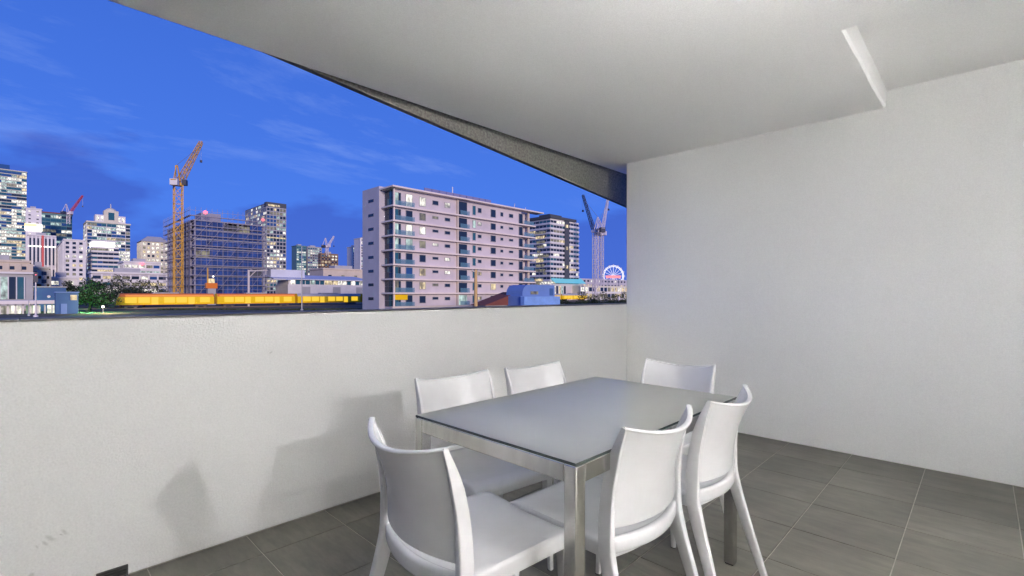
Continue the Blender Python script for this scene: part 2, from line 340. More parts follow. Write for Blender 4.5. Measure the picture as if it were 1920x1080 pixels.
# lamps that light the balcony: pendant above the frame, room lamps and added fill spots
def pendant_lamp(x, y, label, power, drop):
    t = empty('pendant_lamp', (x, y, CZ), label, 'lamp')
    MB().lathe((0, 0, 0), [(0.0, -0.0005), (0.05, -0.001), (0.05, -0.02), (0.012, -0.028)], 24).build('canopy', M['steel'], t, 40, local=True)
    MB().tube([(0, 0, -0.02), (0, 0, -drop + 0.085)], 0.006, 8).build('stem', M['steel'], t, 40, local=True)
    MB().lathe((0, 0, -drop), [(0.022, 0.09)] + [(0.085 * math.sin(R(a)), 0.085 * math.cos(R(a))) for a in range(15, 181, 15)], 28).build('globe', mat('glowing opal globe', (0.8, 0.8, 0.8), 0.4, emit=((1.0, 0.975, 0.985), power / (4 * math.pi ** 2 * 0.085 ** 2))), t, 60, local=True)
def ceiling_lamp(x, y, label, power, z=CZ):
    t = empty('ceiling_lamp', (x, y, z), label, 'lamp', 'balcony ceiling lamps')
    MB().lathe((0, 0, 0), [(0.0, -0.001), (0.17, -0.001), (0.17, -0.02), (0.155, -0.025)], 32).build('base', M['steel'], t, 40, local=True)
    MB().lathe((0, 0, 0), [(0.155, -0.022), (0.15, -0.045), (0.12, -0.07), (0.07, -0.085), (0.0, -0.09)], 32).build('diffuser', M['diffuser'], t, 60, local=True)
    l = bpy.data.lights.new('lamp_light', 'POINT'); l.energy = power; l.shadow_soft_size = 0.075; l.color = (1.0, 0.975, 0.985)
    lo = bpy.data.objects.new('lamp_light', l); C.objects.link(lo); lo.parent = t; lo.location = (0, 0, -0.17)
pendant_lamp(1.4, 0.30, 'opal globe pendant lamp above the near edge of the table', 44, 0.38)
def fill_downlight(x, y, label, power):  # added fill: bounces off the room floor to brighten the balcony ceiling
    t = empty('fill_downlight', (x, y, CZ), label, 'lamp', 'added spots that bounce light off the room floor')
    MB().lathe((0, 0, 0), [(0.075, -0.0005), (0.075, -0.008), (0.055, -0.010), (0.05, -0.004)], 24).build('trim_ring', M['steel'], t, 40, local=True)
    MB().lathe((0, 0, 0), [(0.052, -0.0045), (0.0, -0.005)], 24).build('diffuser', M['diffuser'], t, local=True)
    l = bpy.data.lights.new('fill_beam', 'SPOT'); l.energy = power; l.spot_size = R(112); l.spot_blend = 0.5; l.shadow_soft_size = 0.05; l.color = (0.96, 0.965, 1.0)
    lo = bpy.data.objects.new('fill_beam', l); C.objects.link(lo); lo.parent = t; lo.location = (0, 0, -0.03)
for x_, w_ in ((-0.3, 'left'), (0.6, 'middle'), (1.5, 'right')): fill_downlight(x_, -3.1, 'added fill spot just inside the sliding door, the %s one' % w_, 640)
ceiling_lamp(1.6, -3.75, 'round ceiling lamp in the lit room, near the sliding door', 285)
ceiling_lamp(0.4, -4.6, 'round ceiling lamp deep in the lit room', 20)

# overflow outlet at the foot of the parapet
t = empty('drain_outlet', (0.27, PY, 0.0), 'small black overflow drain outlet at the foot of the parapet', 'drain')
MB().box(-0.052, -0.012, 0.001, 0.052, 0.0, 0.047).build('frame', M['black'], t, local=True, bevel=0.002)
for k in range(3): MB().box(-0.044, -0.017, 0.008 + 0.012 * k, 0.044, -0.0125, 0.013 + 0.012 * k).build('slat', M['steel'] if k == 0 else M['black'], t, local=True)

# ------------------------------------------------------------------ table
TX0, TX1, TY0, TY1, TZ = 1.047, 2.236, 0.783, 1.538, 0.742
t = empty('dining_table', ((TX0 + TX1) / 2, (TY0 + TY1) / 2, 0), 'rectangular stainless steel dining table with grey frosted glass top', 'table')
lw, ap, gt = 0.043, 0.052, 0.008
zt = TZ - gt
for sx in (0, 1):
    for sy in (0, 1):
        x0 = TX0 if sx == 0 else TX1 - lw; y0 = TY0 if sy == 0 else TY1 - lw
        lg = MB().box(x0, y0, 0.006, x0 + lw, y0 + lw, zt - 0.001).build('leg', M['steel'], t, bevel=0.003)
        MB().box(x0 + 0.004, y0 + 0.004, 0.0005, x0 + lw - 0.004, y0 + lw - 0.004, 0.0055).build('foot_cap', M['rubber'], lg)
for y0 in (TY0, TY1 - lw): MB().box(TX0 + lw + 0.0006, y0 + 0.0008, zt - ap, TX1 - lw - 0.0006, y0 + lw - 0.0008, zt - 0.0015).build('apron', M['steel'], t, bevel=0.002)
for x0 in (TX0, TX1 - lw): MB().box(x0 + 0.0008, TY0 + lw + 0.0006, zt - ap, x0 + lw - 0.0008, TY1 - lw - 0.0006, zt - 0.0015).build('apron', M['steel'], t, bevel=0.002)
g = MB(); x0, x1, y0, y1 = TX0 + 0.001, TX1 - 0.001, TY0 + 0.001, TY1 - 0.001
e = 0.0015
ring = lambda i, z: [(x0 + i, y0 + i, z), (x1 - i, y0 + i, z), (x1 - i, y1 - i, z), (x0 + i, y1 - i, z)]
lo, mi, up = ring(0, zt), ring(0, TZ - e), ring(e, TZ)
g.quad(*up); g.quad(*lo[::-1], m=2)
for p, q in ((lo, mi), (mi, up)):
    for i in range(4): g.quad(p[i], p[(i + 1) % 4], q[(i + 1) % 4], q[i], m=1)
g.build('glass_top', [M['glass_top'], M['glass_edge'], M['glass_under']], t)
for sx in (0.32, 0.68):
    MB().box(TX0 + (TX1 - TX0) * sx - 0.015, TY0 + lw, zt - 0.03, TX0 + (TX1 - TX0) * sx + 0.015, TY1 - lw, zt - 0.002).build('cross_rail', M['steel'], t)

# ------------------------------------------------------------------ chairs
def lerp_tab(tab, z):
    for (z0, a), (z1, b) in zip(tab, tab[1:]):
        if z <= z1:
            q = (z - z0) / (z1 - z0); return a + (b - a) * q
    return tab[-1][1]
def smooth_tab(tab):
    """Catmull-Rom through (z, y)"""
    def fn(z):
        for i in range(len(tab) - 1):
            if z <= tab[i + 1][0] or i == len(tab) - 2:
                p0, p1, p2, p3 = tab[max(i - 1, 0)], tab[i], tab[i + 1], tab[min(i + 2, len(tab) - 1)]
                h = p2[0] - p1[0]; q = (z - p1[0]) / h
                m1 = (p2[1] - p0[1]) / (p2[0] - p0[0]) * h; m2 = (p3[1] - p1[1]) / (p3[0] - p1[0]) * h
                return (2*q**3 - 3*q**2 + 1) * p1[1] + (q**3 - 2*q**2 + q) * m1 + (-2*q**3 + 3*q**2) * p2[1] + (q**3 - q**2) * m2
    return fn
prof_y = smooth_tab([(0.0, -0.320), (0.22, -0.252), (0.42, -0.196), (0.50, -0.190), (0.62, -0.197), (0.72, -0.218), (0.815, -0.252)])
half_x = smooth_tab([(0.0, 0.236), (0.25, 0.216), (0.46, 0.207), (0.65, 0.203), (0.805, 0.203)])
def make_chair(label):
    t = empty('resin_chair', (0, 0, 0), label, 'chair', 'white resin chairs around the glass table')
    pl = M['white_plastic']
    # rear legs running up into the back stiles
    for s in (-1, 1):
        mb = MB(); P = []; Q = []
        zs = [0.004 + 0.808 * i / 28 for i in range(29)]
        for z in zs:
            y = prof_y(z); dy = (prof_y(z + 0.01) - prof_y(z - 0.01)) / 0.02
            wd = lerp_tab([(0, 0.021), (0.44, 0.028), (0.55, 0.022), (0.815, 0.009)], z); dp = lerp_tab([(0, 0.025), (0.40, 0.047), (0.50, 0.048), (0.70, 0.038), (0.815, 0.015)], z)
            P.append((s * half_x(z), y, z)); Q.append(((1, 0.0, 0), (0, 1, -dy), wd, dp, min(wd, dp) * 0.2))
        lg = mb.sweep(P, Q).build('leg', pl, t, 45, local=True, fix=True)
        MB().box(s * half_x(0) - 0.010, prof_y(0) - 0.012, 0.0003, s * half_x(0) + 0.010, prof_y(0) + 0.012, 0.0045).build('foot_pad', M['rubber'], lg, local=True)
    # front legs
    for s in (-1, 1):
        P = []; Q = []
        for i in range(9):
            q = i / 8; z = 0.004 + 0.424 * q
            w = 0.021 + 0.015 * q
            P.append((s * (0.196 - 0.012 * q), 0.222 - 0.012 * q, z)); Q.append(((1, 0, 0), (0, 1, 0), w, w, 0.006))
        lg = MB().sweep(P, Q).build('leg', pl, t, 45, local=True, fix=True)
        MB().box(s * 0.196 - 0.010, 0.212, 0.0003, s * 0.196 + 0.010, 0.232, 0.0045).build('foot_pad', M['rubber'], lg, local=True)
    # seat: dished shell with turned-down aprons
    nx, ny = 16, 18; mb = MB(); grid = []
    def seat_top(a, b):                               # a in -1..1 across, b 0 (back) .. 1 (front)
        w = 0.198 + 0.006 * b
        y = -0.188 + 0.424 * b - (0.030 * (1 - a * a) * (1 - b) ** 3)
        z = 0.457 - 0.014 * (1 - a * a) * math.sin(math.pi * min(1, b * 1.15) * 0.87) + 0.004 * b - 0.020 * max(0, b - 0.86) ** 2 / 0.0196 * 0.7
        return Vector((a * w, y, z))
    for j in range(ny + 1):
        for i in range(nx + 1): mb.v.append(tuple(seat_top(-1 + 2 * i / nx, j / ny)))
    W1 = nx + 1
    for j in range(ny):
        for i in range(nx): mb.f.append((j * W1 + i, j * W1 + i + 1, (j + 1) * W1 + i + 1, (j + 1) * W1 + i)); mb.m.append(0)
    per = [j * W1 for j in range(ny, -1, -1)] + list(range(1, W1)) + [j * W1 + nx for j in range(1, ny + 1)] + [ny * W1 + i for i in range(nx - 1, 0, -1)]
    cen = Vector((0, 0.02, 0)); rings = [per]
    for dz, outw in ((-0.005, 0.005), (-0.013, 0.007), (-0.048, 0.005), (-0.050, 0.000)):
        r = []
        for k in per:
            p = Vector(mb.v[k]); o2 = Vector((p.x, p.y - 0.02, 0)); o2 = Vector((math.copysign(1, p.x) if abs(p.x) > 0.193 else 0, 1 if p.y > 0.23 else (-1 if p.y < -0.17 else 0), 0))
            zb = 0.457 + dz if dz < -0.02 else p.z + dz
            r.append(len(mb.v)); mb.v.append((p.x + o2.x * outw, p.y + o2.y * outw, zb))
        rings.append(r)
    for a, b in zip(rings, rings[1:]):
        n = len(a)
        for k in range(n): mb.f.append((a[k], b[k], b[(k + 1) % n], a[(k + 1) % n])); mb.m.append(0)
    n = len(per); last = rings[-1]; inner = []
    for k in last:
        p = mb.v[k]; inner.append(len(mb.v)); mb.v.append((p[0] * 0.9, 0.02 + (p[1] - 0.02) * 0.9, p[2]))
    top_in = []
    for k in inner:
        p = mb.v[k]; top_in.append(len(mb.v)); mb.v.append((p[0], p[1], 0.432))
    for a, b in ((last, inner), (inner, top_in)):
        for k in range(n): mb.f.append((a[k], b[k], b[(k + 1) % n], a[(k + 1) % n])); mb.m.append(0)
    mb.f.append(tuple(top_in)); mb.m.append(0)
    mb.build('seat', pl, t, 50, local=True, fix=True)
    # back panel, bowed backwards in plan
    def back(a, z, off):
        hw = half_x(z) - 0.006
        bow = 0.064 * (1 - a * a) * (0.75 + 0.25 * (z - 0.46) / 0.34)
        dip = 0.028 * (1 - a * a) * max(0.0, (z - 0.5) / 0.31) ** 2
        return Vector((a * hw, prof_y(z) + off - bow, z - dip))
    nx, nz = 18, 16; z0, z1 = 0.500, 0.808; mb = MB()
    def sheet(off):
        st = len(mb.v)
        for j in range(nz + 1):
            for i in range(nx + 1): mb.v.append(tuple(back(-1 + 2 * i / nx, z0 + (z1 - z0) * j / nz, off)))
        return st
    fr, bk = sheet(0.007), sheet(-0.006); W1 = nx + 1
    for j in range(nz):
        for i in range(nx):
            q = (j * W1 + i, j * W1 + i + 1, (j + 1) * W1 + i + 1, (j + 1) * W1 + i)
            mb.f.append(tuple(fr + k for k in q)); mb.f.append(tuple(bk + k for k in q[::-1])); mb.m += [0, 0]
    per = [i for i in range(W1)] + [j * W1 + nx for j in range(1, nz + 1)] + [nz * W1 + i for i in range(nx - 1, -1, -1)] + [j * W1 for j in range(nz - 1, 0, -1)]
    for k in range(len(per)):
        a, b = per[k], per[(k + 1) % len(per)]; mb.f.append((fr + a, bk + a, bk + b, fr + b)); mb.m.append(0)
    mb.build('back_panel', pl, t, 50, local=True, fix=True)
    # rolled top lip and bowed lower rail
    def rail(name, z, hh, dd, off, ext):
        P = []; Q = []
        for i in range(21):
            a = (-1 + 2 * i / 20) * ext; p = back(a, z, off); p2 = back(a + 0.02, z, off); tn = (p2 - p).normalized()
            P.append(p); Q.append((Vector((-tn.y, tn.x, 0)), (0, 0, 1), dd, hh, min(dd, hh) * 0.38))
        MB().sweep(P, Q).build(name, pl, t, 50, local=True, fix=True)
    rail('top_rail', 0.809, 0.010, 0.018, 0.0, 1.02)
    rail('lower_rail', 0.447, 0.050, 0.026, 0.004, 1.0)
    return t
def copy_tree(o, parent=None):
    c = o.copy(); C.objects.link(c); c.parent = parent
    for ch in o.children: copy_tree(ch, c)
    return c
# back-top centre (x, y) and facing: chair front is local +y
chairs = [
    ((0.742, 1.164), (1, -0.06), 'white resin chair at the near short end of the table, its grey back towards us'),
    ((1.470, 1.845), (-0.11, -1), 'white resin chair between table and parapet, the one closer to the grey-backed end chair'),
    ((1.978, 1.780), (-0.08, -1), 'white resin chair between table and parapet, half hidden, closer to the corner'),
    ((2.646, 1.242), (-1, 0.0), 'white resin chair at the far short end of the table, facing us'),
    ((1.422, 0.722), (0.03, 1), 'white resin chair seen from behind, next to the front table leg'),
    ((1.944, 0.700), (-0.03, 1), 'white resin chair seen from behind, nearest the open tiled floor'),
]
proto = None
for (bx, by), (fx, fy_), lab in chairs:
    if proto is None: proto = make_chair(lab); o = proto
    else: o = copy_tree(proto)
    fv = Vector((fx, fy_)).normalized()
    o.location = (bx + fv.x * 0.262, by + fv.y * 0.262, 0.0008); o.rotation_euler[2] = math.atan2(fv.y, fv.x) - math.pi / 2
    o['label'] = lab

#CITY
# ------------------------------------------------------------------ the city: ground
M['ground'] = mat('dark verge', (0.075, 0.075, 0.05), 0.95, noise=(0.25, 0.5, 8))
M['ballast'] = mat('track ballast', (0.16, 0.14, 0.12), 0.95, noise=(1.5, 0.3, 8))
M['asphalt'] = mat('asphalt', (0.055, 0.055, 0.058), 0.85, noise=(0.8, 0.25, 8))
M['rail'] = mat('rail steel', (0.25, 0.2, 0.17), 0.45, 0.8)
struct(MB().quad((-1500, 3.2, GZ), (2500, 3.2, GZ), (2500, 2600, GZ), (-1500, 2600, GZ)), 'ground', M['ground'])
struct(MB().quad((-300, 60, GZ + 0.004), (400, 60, GZ + 0.004), (400, 74, GZ + 0.004), (-300, 74, GZ + 0.004)), 'road', M['asphalt'])
struct(MB().quad((-400, 158, GZ + 0.004), (700, 158, GZ + 0.004), (700, 176, GZ + 0.004), (-400, 176, GZ + 0.004)), 'railway_bed', M['ballast'])
for y in (163.3, 164.7, 169.3, 170.7): struct(MB().box(-300, y - 0.04, GZ + 0.02, 600, y + 0.04, GZ + 0.2), 'railway_track', M['rail'])

# ------------------------------------------------------------------ city materials
def lit(name, c, s, var=None):
    m = mat(name, (0.08, 0.08, 0.08), 0.25, emit=(c, s))
    if var:                                     # blinds, furniture and room depth: uneven glow inside the pane
        t = m.node_tree; n = t.nodes; g = n.new('ShaderNodeNewGeometry'); mpn = n.new('ShaderNodeMapping'); mpn.inputs['Scale'].default_value = (1.6, 1.6, 0.9); t.links.new(g.outputs['Position'], mpn.inputs[0])
        x = n.new('ShaderNodeTexNoise'); x.inputs['Scale'].default_value = var; x.inputs['Detail'].default_value = 3; t.links.new(mpn.outputs[0], x.inputs['Vector'])
        r = n.new('ShaderNodeMapRange'); r.inputs[1].default_value = 0.35; r.inputs[2].default_value = 0.68; r.inputs[3].default_value = s * 0.15; r.inputs[4].default_value = s * 1.25; t.links.new(x.outputs[0], r.inputs[0]); t.links.new(r.outputs[0], n['Principled BSDF'].inputs['Emission Strength'])
    return m
M['w_white'] = lit('window lit white', (1.0, 0.96, 0.84), 1.35, 0.6)
M['w_warm'] = lit('window lit warm', (1.0, 0.80, 0.45), 0.95, 0.6)
M['w_cool'] = lit('window lit cool', (0.70, 0.95, 0.88), 0.75, 0.6)
M['w_dim'] = lit('window dim', (0.75, 0.68, 0.42), 0.3, 0.6)
M['w_dark'] = mat('window dark glass', (0.02, 0.035, 0.06), 0.12, spec=0.6)
M['w_teal'] = mat('window teal glass', (0.03, 0.12, 0.16), 0.10, spec=0.7)
M['w_blue'] = mat('window blue glass', (0.03, 0.09, 0.25), 0.10, spec=0.8)
WIN = [M['w_dark'], M['w_white'], M['w_warm'], M['w_cool'], M['w_dim'], M['w_teal'], M['w_blue']]
def facade_paint(name, c, n=0.1): return mat(name, c, 0.75, noise=(0.25, n, 6))
M['f_white'] = facade_paint('facade white', (0.72, 0.70, 0.70)); M['f_cream'] = facade_paint('facade cream', (0.66, 0.62, 0.50))
M['f_grey'] = facade_paint('facade grey', (0.40, 0.40, 0.42)); M['f_dark'] = facade_paint('facade charcoal', (0.07, 0.08, 0.10))
M['f_pink'] = facade_paint('facade pinkish render', (0.60, 0.54, 0.555)); M['f_lilac'] = facade_paint('facade lilac render', (0.50, 0.475, 0.53))
M['f_beige'] = facade_paint('facade beige', (0.60, 0.52, 0.44)); M['f_slab'] = facade_paint('slab edge cream', (0.80, 0.70, 0.62))
M['f_teal'] = facade_paint('facade teal', (0.12, 0.24, 0.27)); M['f_brown'] = facade_paint('facade brown', (0.25, 0.17, 0.12))
M['f_blue'] = facade_paint('blue painted steel', (0.15, 0.26, 0.54)); M['f_navy'] = facade_paint('navy cladding', (0.05, 0.13, 0.30))
M['f_maroon'] = facade_paint('maroon roof sheet', (0.20, 0.06, 0.045)); M['f_concrete'] = facade_paint('bare concrete', (0.29, 0.29, 0.36))
M['netting'] = mat('blue safety netting', (0.025, 0.065, 0.24), 0.3, noise=(0.5, 0.6, 6))
M['roof_blue'] = facade_paint('pale blue roof sheet', (0.60, 0.63, 0.72))
M['screen'] = facade_paint('violet plant screen', (0.20, 0.20, 0.36))
M['glow_white'] = lit('bright sign white', (1.0, 0.97, 0.90), 2.6); M['glow_yellow'] = lit('bright sign yellow', (1.0, 0.72, 0.25), 2.0)
M['glow_red'] = lit('red beacon', (1.0, 0.12, 0.18), 3.0); M['glow_pink'] = lit('pink sign', (1.0, 0.25, 0.3), 1.1); M['glow_green'] = lit('green floodlight lens', (0.2, 1.0, 0.35), 4.0)
M['glow_lamp'] = lit('street lamp globe', (1.0, 0.93, 0.75), 9.0)
M['steel_grey'] = mat('galvanised steel', (0.45, 0.45, 0.47), 0.5, 0.6); M['pole_white'] = mat('white painted pole', (0.75, 0.70, 0.70), 0.5)
M['crane_yellow'] = mat('crane yellow paint', (0.70, 0.38, 0.04), 0.5); M['crane_white'] = mat('crane white paint', (0.72, 0.66, 0.70), 0.5); M['crane_dark'] = mat('crane dark steel', (0.05, 0.055, 0.08), 0.5); M['crane_red'] = mat('crane red paint', (0.6, 0.08, 0.08), 0.5)

# ------------------------------------------------------------------ generic city block: body, floor bands, piers, windows
def face_grid(o, a, n, width, z0, z1, fh, bw, probs, wm, bm, pm, wr=(0.8, 0.6), band=0.25, pier=0.25, pier_every=1):
    """fill one facade: o bottom corner, a unit direction along, n outward normal"""
    o, a, n = Vector(o), Vector(a), Vector(n); up = Vector((0, 0, 1))
    nf = max(1, round((z1 - z0) / fh)); fh = (z1 - z0) / nf; nb = max(1, round(width / bw)); bw = width / nb
    for j in range(nf):
        zb = z0 + j * fh
        run = 0; mi = 0
        for i in range(nb):
            if run <= 0:
                mi = rnd.choices(range(len(WIN)), probs)[0]; run = rnd.choice((1, 1, 2, 3))
            run -= 1
            w, h = bw * wr[0], fh * wr[1]; c = o + a * (bw * (i + 0.5) - w / 2) + n * 0.05; c.z = zb + (fh - h) * 0.55
            wm.quad(c, c + a * w, c + a * w + up * h, c + up * h, m=mi)
        if band and bm is not None:
            p = o.copy(); p.z = zb - fh * (1 - wr[1]) * 0.28
            bm.obox(p, a * width, n * band, up * fh * (1 - wr[1]) * 0.62)
    if pier and pm is not None:
        for i in range(0, nb + 1, pier_every):
            p = o + a * (bw * i - bw * (1 - wr[0]) * 0.45); p.z = z0
            pm.obox(p, a * bw * (1 - wr[0]) * 0.9, n * (pier), up * (z1 - z0 - 0.05))
def block(name, label, cat, uL, uC, uR, vt, d, body, fh=3.4, bw=3.5, probs=(5, 2, 1, 1, 2, 0, 0), wr=(0.8, 0.6), band=0.25, pier=0.25, trim=None, depth=18, group=None, roof=True, pier_every=1, z0=None, lo=None, d_is_y=False):
    cx, cy = at(uC, d); x1 = x_on_y(uR, cy); y1 = cy + depth if uL is None else y_on_x(uL, cx); z1 = zat(vt, d); z0 = GZ if z0 is None else z0
    t = empty(name, ((cx + x1) / 2, (cy + y1) / 2, z0), label, cat, group)
    MB().box(cx, cy, z0, x1, y1, z1).build('wall', body, t)
    wm, bm, pm = MB(), MB(), MB(); zs = zat(lo, d) if lo else z0 + 0.5
    face_grid((cx, cy, 0), (1, 0, 0), (0, -1, 0), x1 - cx, zs, z1 - 0.4, fh, bw, probs, wm, bm, pm, wr, band, pier, pier_every)
    if uL is not None: face_grid((cx, y1, 0), (0, -1, 0), (-1, 0, 0), y1 - cy, zs, z1 - 0.4, fh, bw, probs, wm, bm, pm, wr, band, pier, pier_every)
    tag(wm.build('window', WIN, t), kind='stuff')
    if bm.f: tag(bm.build('floor_band', trim or body, t), kind='stuff')
    if pm.f: tag(pm.build('pier', trim or body, t), kind='stuff')
    if roof:
        MB().box(cx - 0.5, cy - 0.5, z1 + 0.002, x1 + 0.5, y1 + 0.5, z1 + 0.9).build('parapet', trim or body, t)
        wx = (x1 - cx); wy = (y1 - cy)
        MB().box(cx + wx * 0.3, cy + wy * 0.3, z1 + 0.9, cx + wx * 0.65, cy + wy * 0.7, z1 + 3.2).build('plant_room', M['f_grey'], t)
    return t, (cx, cy, x1, y1, z1)

# --- left skyline
t, b = block('glass_tower', 'tallest lit glass office tower, cut off by the picture edge', 'tower', None, -90, 50, 306, 520, M['f_teal'], 3.6, 4.2, (1, 6, 2, 6, 1, 4, 4), (0.97, 0.7), 0.3, 0, trim=M['f_cream'], depth=30)
cx, cy, x1, y1, z1 = b
MB().box(cx, cy + 2, z1 + 0.95, x_on_y(18, cy), y1 - 2, z1 + 6.5).build('crown', M['w_blue'], t)
t, b = block('slab_tower', 'white slab tower with a blazing lit band near its top', 'tower', None, 48, 78, 391, 430, M['f_white'], 3.4, 5, (6, 2, 0, 0, 2, 0, 0), (0.3, 0.3), 0, 0, depth=18, lo=470)
cx, cy, x1, y1, z1 = b
MB().box(cx - 0.6, cy - 0.8, zat(432, 430), x1 + 0.4, cy - 0.2, zat(419, 430)).build('sign_band', M['glow_white'], t); MB().box(cx - 0.7, cy - 0.9, zat(424, 430), x1 - 3, cy - 0.85, zat(419, 430)).build('sign_stripe', M['glow_yellow'], t)
t, b = block('glass_block', 'teal glass block with a red crane on its roof', 'building', None, 74, 135, 400, 480, M['f_teal'], 3.6, 4.0, (2, 1, 0, 4, 1, 5, 1), (0.95, 0.7), 0.2, 0.3, trim=M['f_teal'], pier_every=3, depth=25)
MB().box(b[0] - 0.6, b[1] - 0.6, b[4] + 1, b[2] + 0.6, b[3], b[4] + 2.2).build('roof_edge', M['f_maroon'], t)
t, b = block('striped_block', 'pale lilac block with one thin red vertical stripe', 'building', None, 53, 104, 441, 395, M['f_lilac'], 30, 2.2, (1, 0, 0, 0, 0, 0, 0), (0.45, 0.86), 0, 0.2, trim=M['f_white'], depth=18)
cx, cy, x1, y1, z1 = b
xs_ = x_on_y(80, cy); MB().box(xs_ - 0.7, cy - 0.6, GZ, xs_ + 0.7, cy - 0.25, z1 + 0.5).build('stripe', M['crane_red'], t); MB().box(cx, cy - 0.55, zat(462, 395), x1, cy - 0.3, zat(460, 395)).build('light_line', M['glow_white'], t)
t, b = block('apartment_block', 'white apartment block with a grid of small dark windows', 'building', 103, 120, 158, 450, 350, M['f_white'], 3.3, 3.2, (7, 1, 1, 0, 1, 0, 0), (0.5, 0.55), 0.2, 0.3, trim=M['f_white'])
t, b = block('crowned_tower', 'dark glass tower with a stepped white crown and spire', 'tower', 157, 163, 244, 416, 500, M['f_teal'], 3.6, 4.0, (4, 4, 1, 2, 1, 3, 4), (0.9, 0.72), 0.2, 0.5, trim=M['f_white'], pier_every=4, roof=False)
cx, cy, x1, y1, z1 = b; mid = (cx + x1) / 2 + 2; ym = cy + 8
MB().box(cx - 0.6, cy - 0.6, z1 + 0.01, x1 + 0.6, y1, z1 + 1.4).build('parapet', M['f_cream'], t)
c_ = MB().box(mid - 13, ym - 6, z1 + 1.4, mid + 12, ym + 8, z1 + 9).build('crown', M['f_white'], t)
MB().box(mid - 6, ym - 7, z1 + 1.5, mid + 6, ym + 4, z1 + 14).build('crown_gable', M['f_cream'], t); MB().lathe((mid, ym - 2, z1 + 14), [(5, 0), (4.6, 1.5), (2.5, 3), (0.5, 3.6), (0.3, 8), (0, 8.2)], 12).build('spire', M['f_cream'], t)
sm = MB()
for i in range(7): sm.quad((mid - 12 + 3.5 * i, ym - 6.1, z1 + 3), (mid - 10 + 3.5 * i, ym - 6.1, z1 + 3), (mid - 10 + 3.5 * i, ym - 6.1, z1 + 7.5), (mid - 12 + 3.5 * i, ym - 6.1, z1 + 7.5))
tag(sm.build('crown_window', M['w_white'], t), kind='stuff'); MB().quad((mid - 2.5, ym - 7.1, z1 + 4), (mid + 2.5, ym - 7.1, z1 + 4), (mid + 2.5, ym - 7.1, z1 + 12), (mid - 2.5, ym - 7.1, z1 + 12)).build('gable_window', M['w_teal'], t)
t, b = block('banded_block', 'white banded office block with a bright lit top, in front of the crowned tower', 'building', 165, 172, 223, 462, 370, M['f_white'], 3.3, 3.6, (5, 1, 1, 0, 1, 2, 1), (0.97, 0.52), 0.5, 0, trim=M['f_white'], roof=False)
cx, cy, x1, y1, z1 = b; MB().box(cx + 1, cy + 0.8, z1 + 0.01, x1 - 2.5, y1 - 1, zat(452, 370)).build('lit_penthouse', M['glow_white'], t); MB().box(cx, cy, zat(452, 370) + 0.01, x1 - 1.5, y1, zat(450, 370)).build('roof', M['f_white'], t)
t, b = block('cream_block', 'cream stone office block with a hipped roof beside the scaffolded building', 'building', 258, 266, 316, 452, 420, M['f_cream'], 3.5, 3.4, (3, 3, 2, 0, 2, 0, 0), (0.55, 0.55), 0.2, 0.5, trim=M['f_cream'], roof=False)
cx, cy, x1, y1, z1 = b; q = MB(); e_ = [(cx - 1, cy - 1, z1), (x1 + 1, cy - 1, z1), (x1 + 1, y1 + 1, z1), (cx - 1, y1 + 1, z1)]; w_ = (x1 - cx) * 0.25; h_ = [(cx + w_, cy + 5, z1 + 5), (x1 - w_, cy + 5, z1 + 5), (x1 - w_, y1 - 5, z1 + 5), (cx + w_, y1 - 5, z1 + 5)]
for i in range(4): q.quad(e_[i], e_[(i + 1) % 4], h_[(i + 1) % 4], h_[i])
q.quad(*h_); q.build('roof', M['f_grey'], t)
t, b = block('office_block', 'low white office with a red beacon, right of the banded block', 'building', 222, 232, 300, 492, 300, M['f_white'], 3.6, 4, (3, 3, 0, 1, 1, 1, 2), (0.85, 0.5), 0.3, 0.2, trim=M['f_white'])
MB().lathe((x_on_y(266, b[1]), b[1] - 1.2, zat(494, 300)), [(0, -0.9), (0.8, -0.5), (0.9, 0), (0.8, 0.5), (0, 0.9)], 10).build('beacon', M['glow_red'], t)
block('terrace_block', 'long low lilac building with lit ground floor behind the dark tree', 'building', None, 172, 312, 512, 250, M['f_lilac'], 3.4, 4, (2, 3, 1, 0, 1, 1, 2), (0.8, 0.45), 0.2, 0.2, trim=M['f_white'], depth=14)
block('corner_block', 'white two-tone low building between the blue shed and the dark tree', 'building', None, 88, 145, 522, 230, M['f_white'], 3.4, 4.5, (3, 3, 1, 1, 1, 0, 0), (0.5, 0.5), 0.2, 0, depth=14)
block('brick_block', 'beige low-rise with small square windows under the glass tower', 'building', None, -60, 56, 489, 190, M['f_beige'], 4.2, 3.6, (5, 1, 2, 0, 1, 0, 0), (0.4, 0.35), 0.25, 0.2, trim=M['f_beige'], depth=14)
block('lit_annex', 'narrow pale annex left of the white apartment block', 'building', None, 54, 92, 503, 215, M['f_cream'], 3.4, 3.4, (5, 1, 2, 0, 2, 0, 0), (0.5, 0.45), 0.2, 0.2, depth=14)

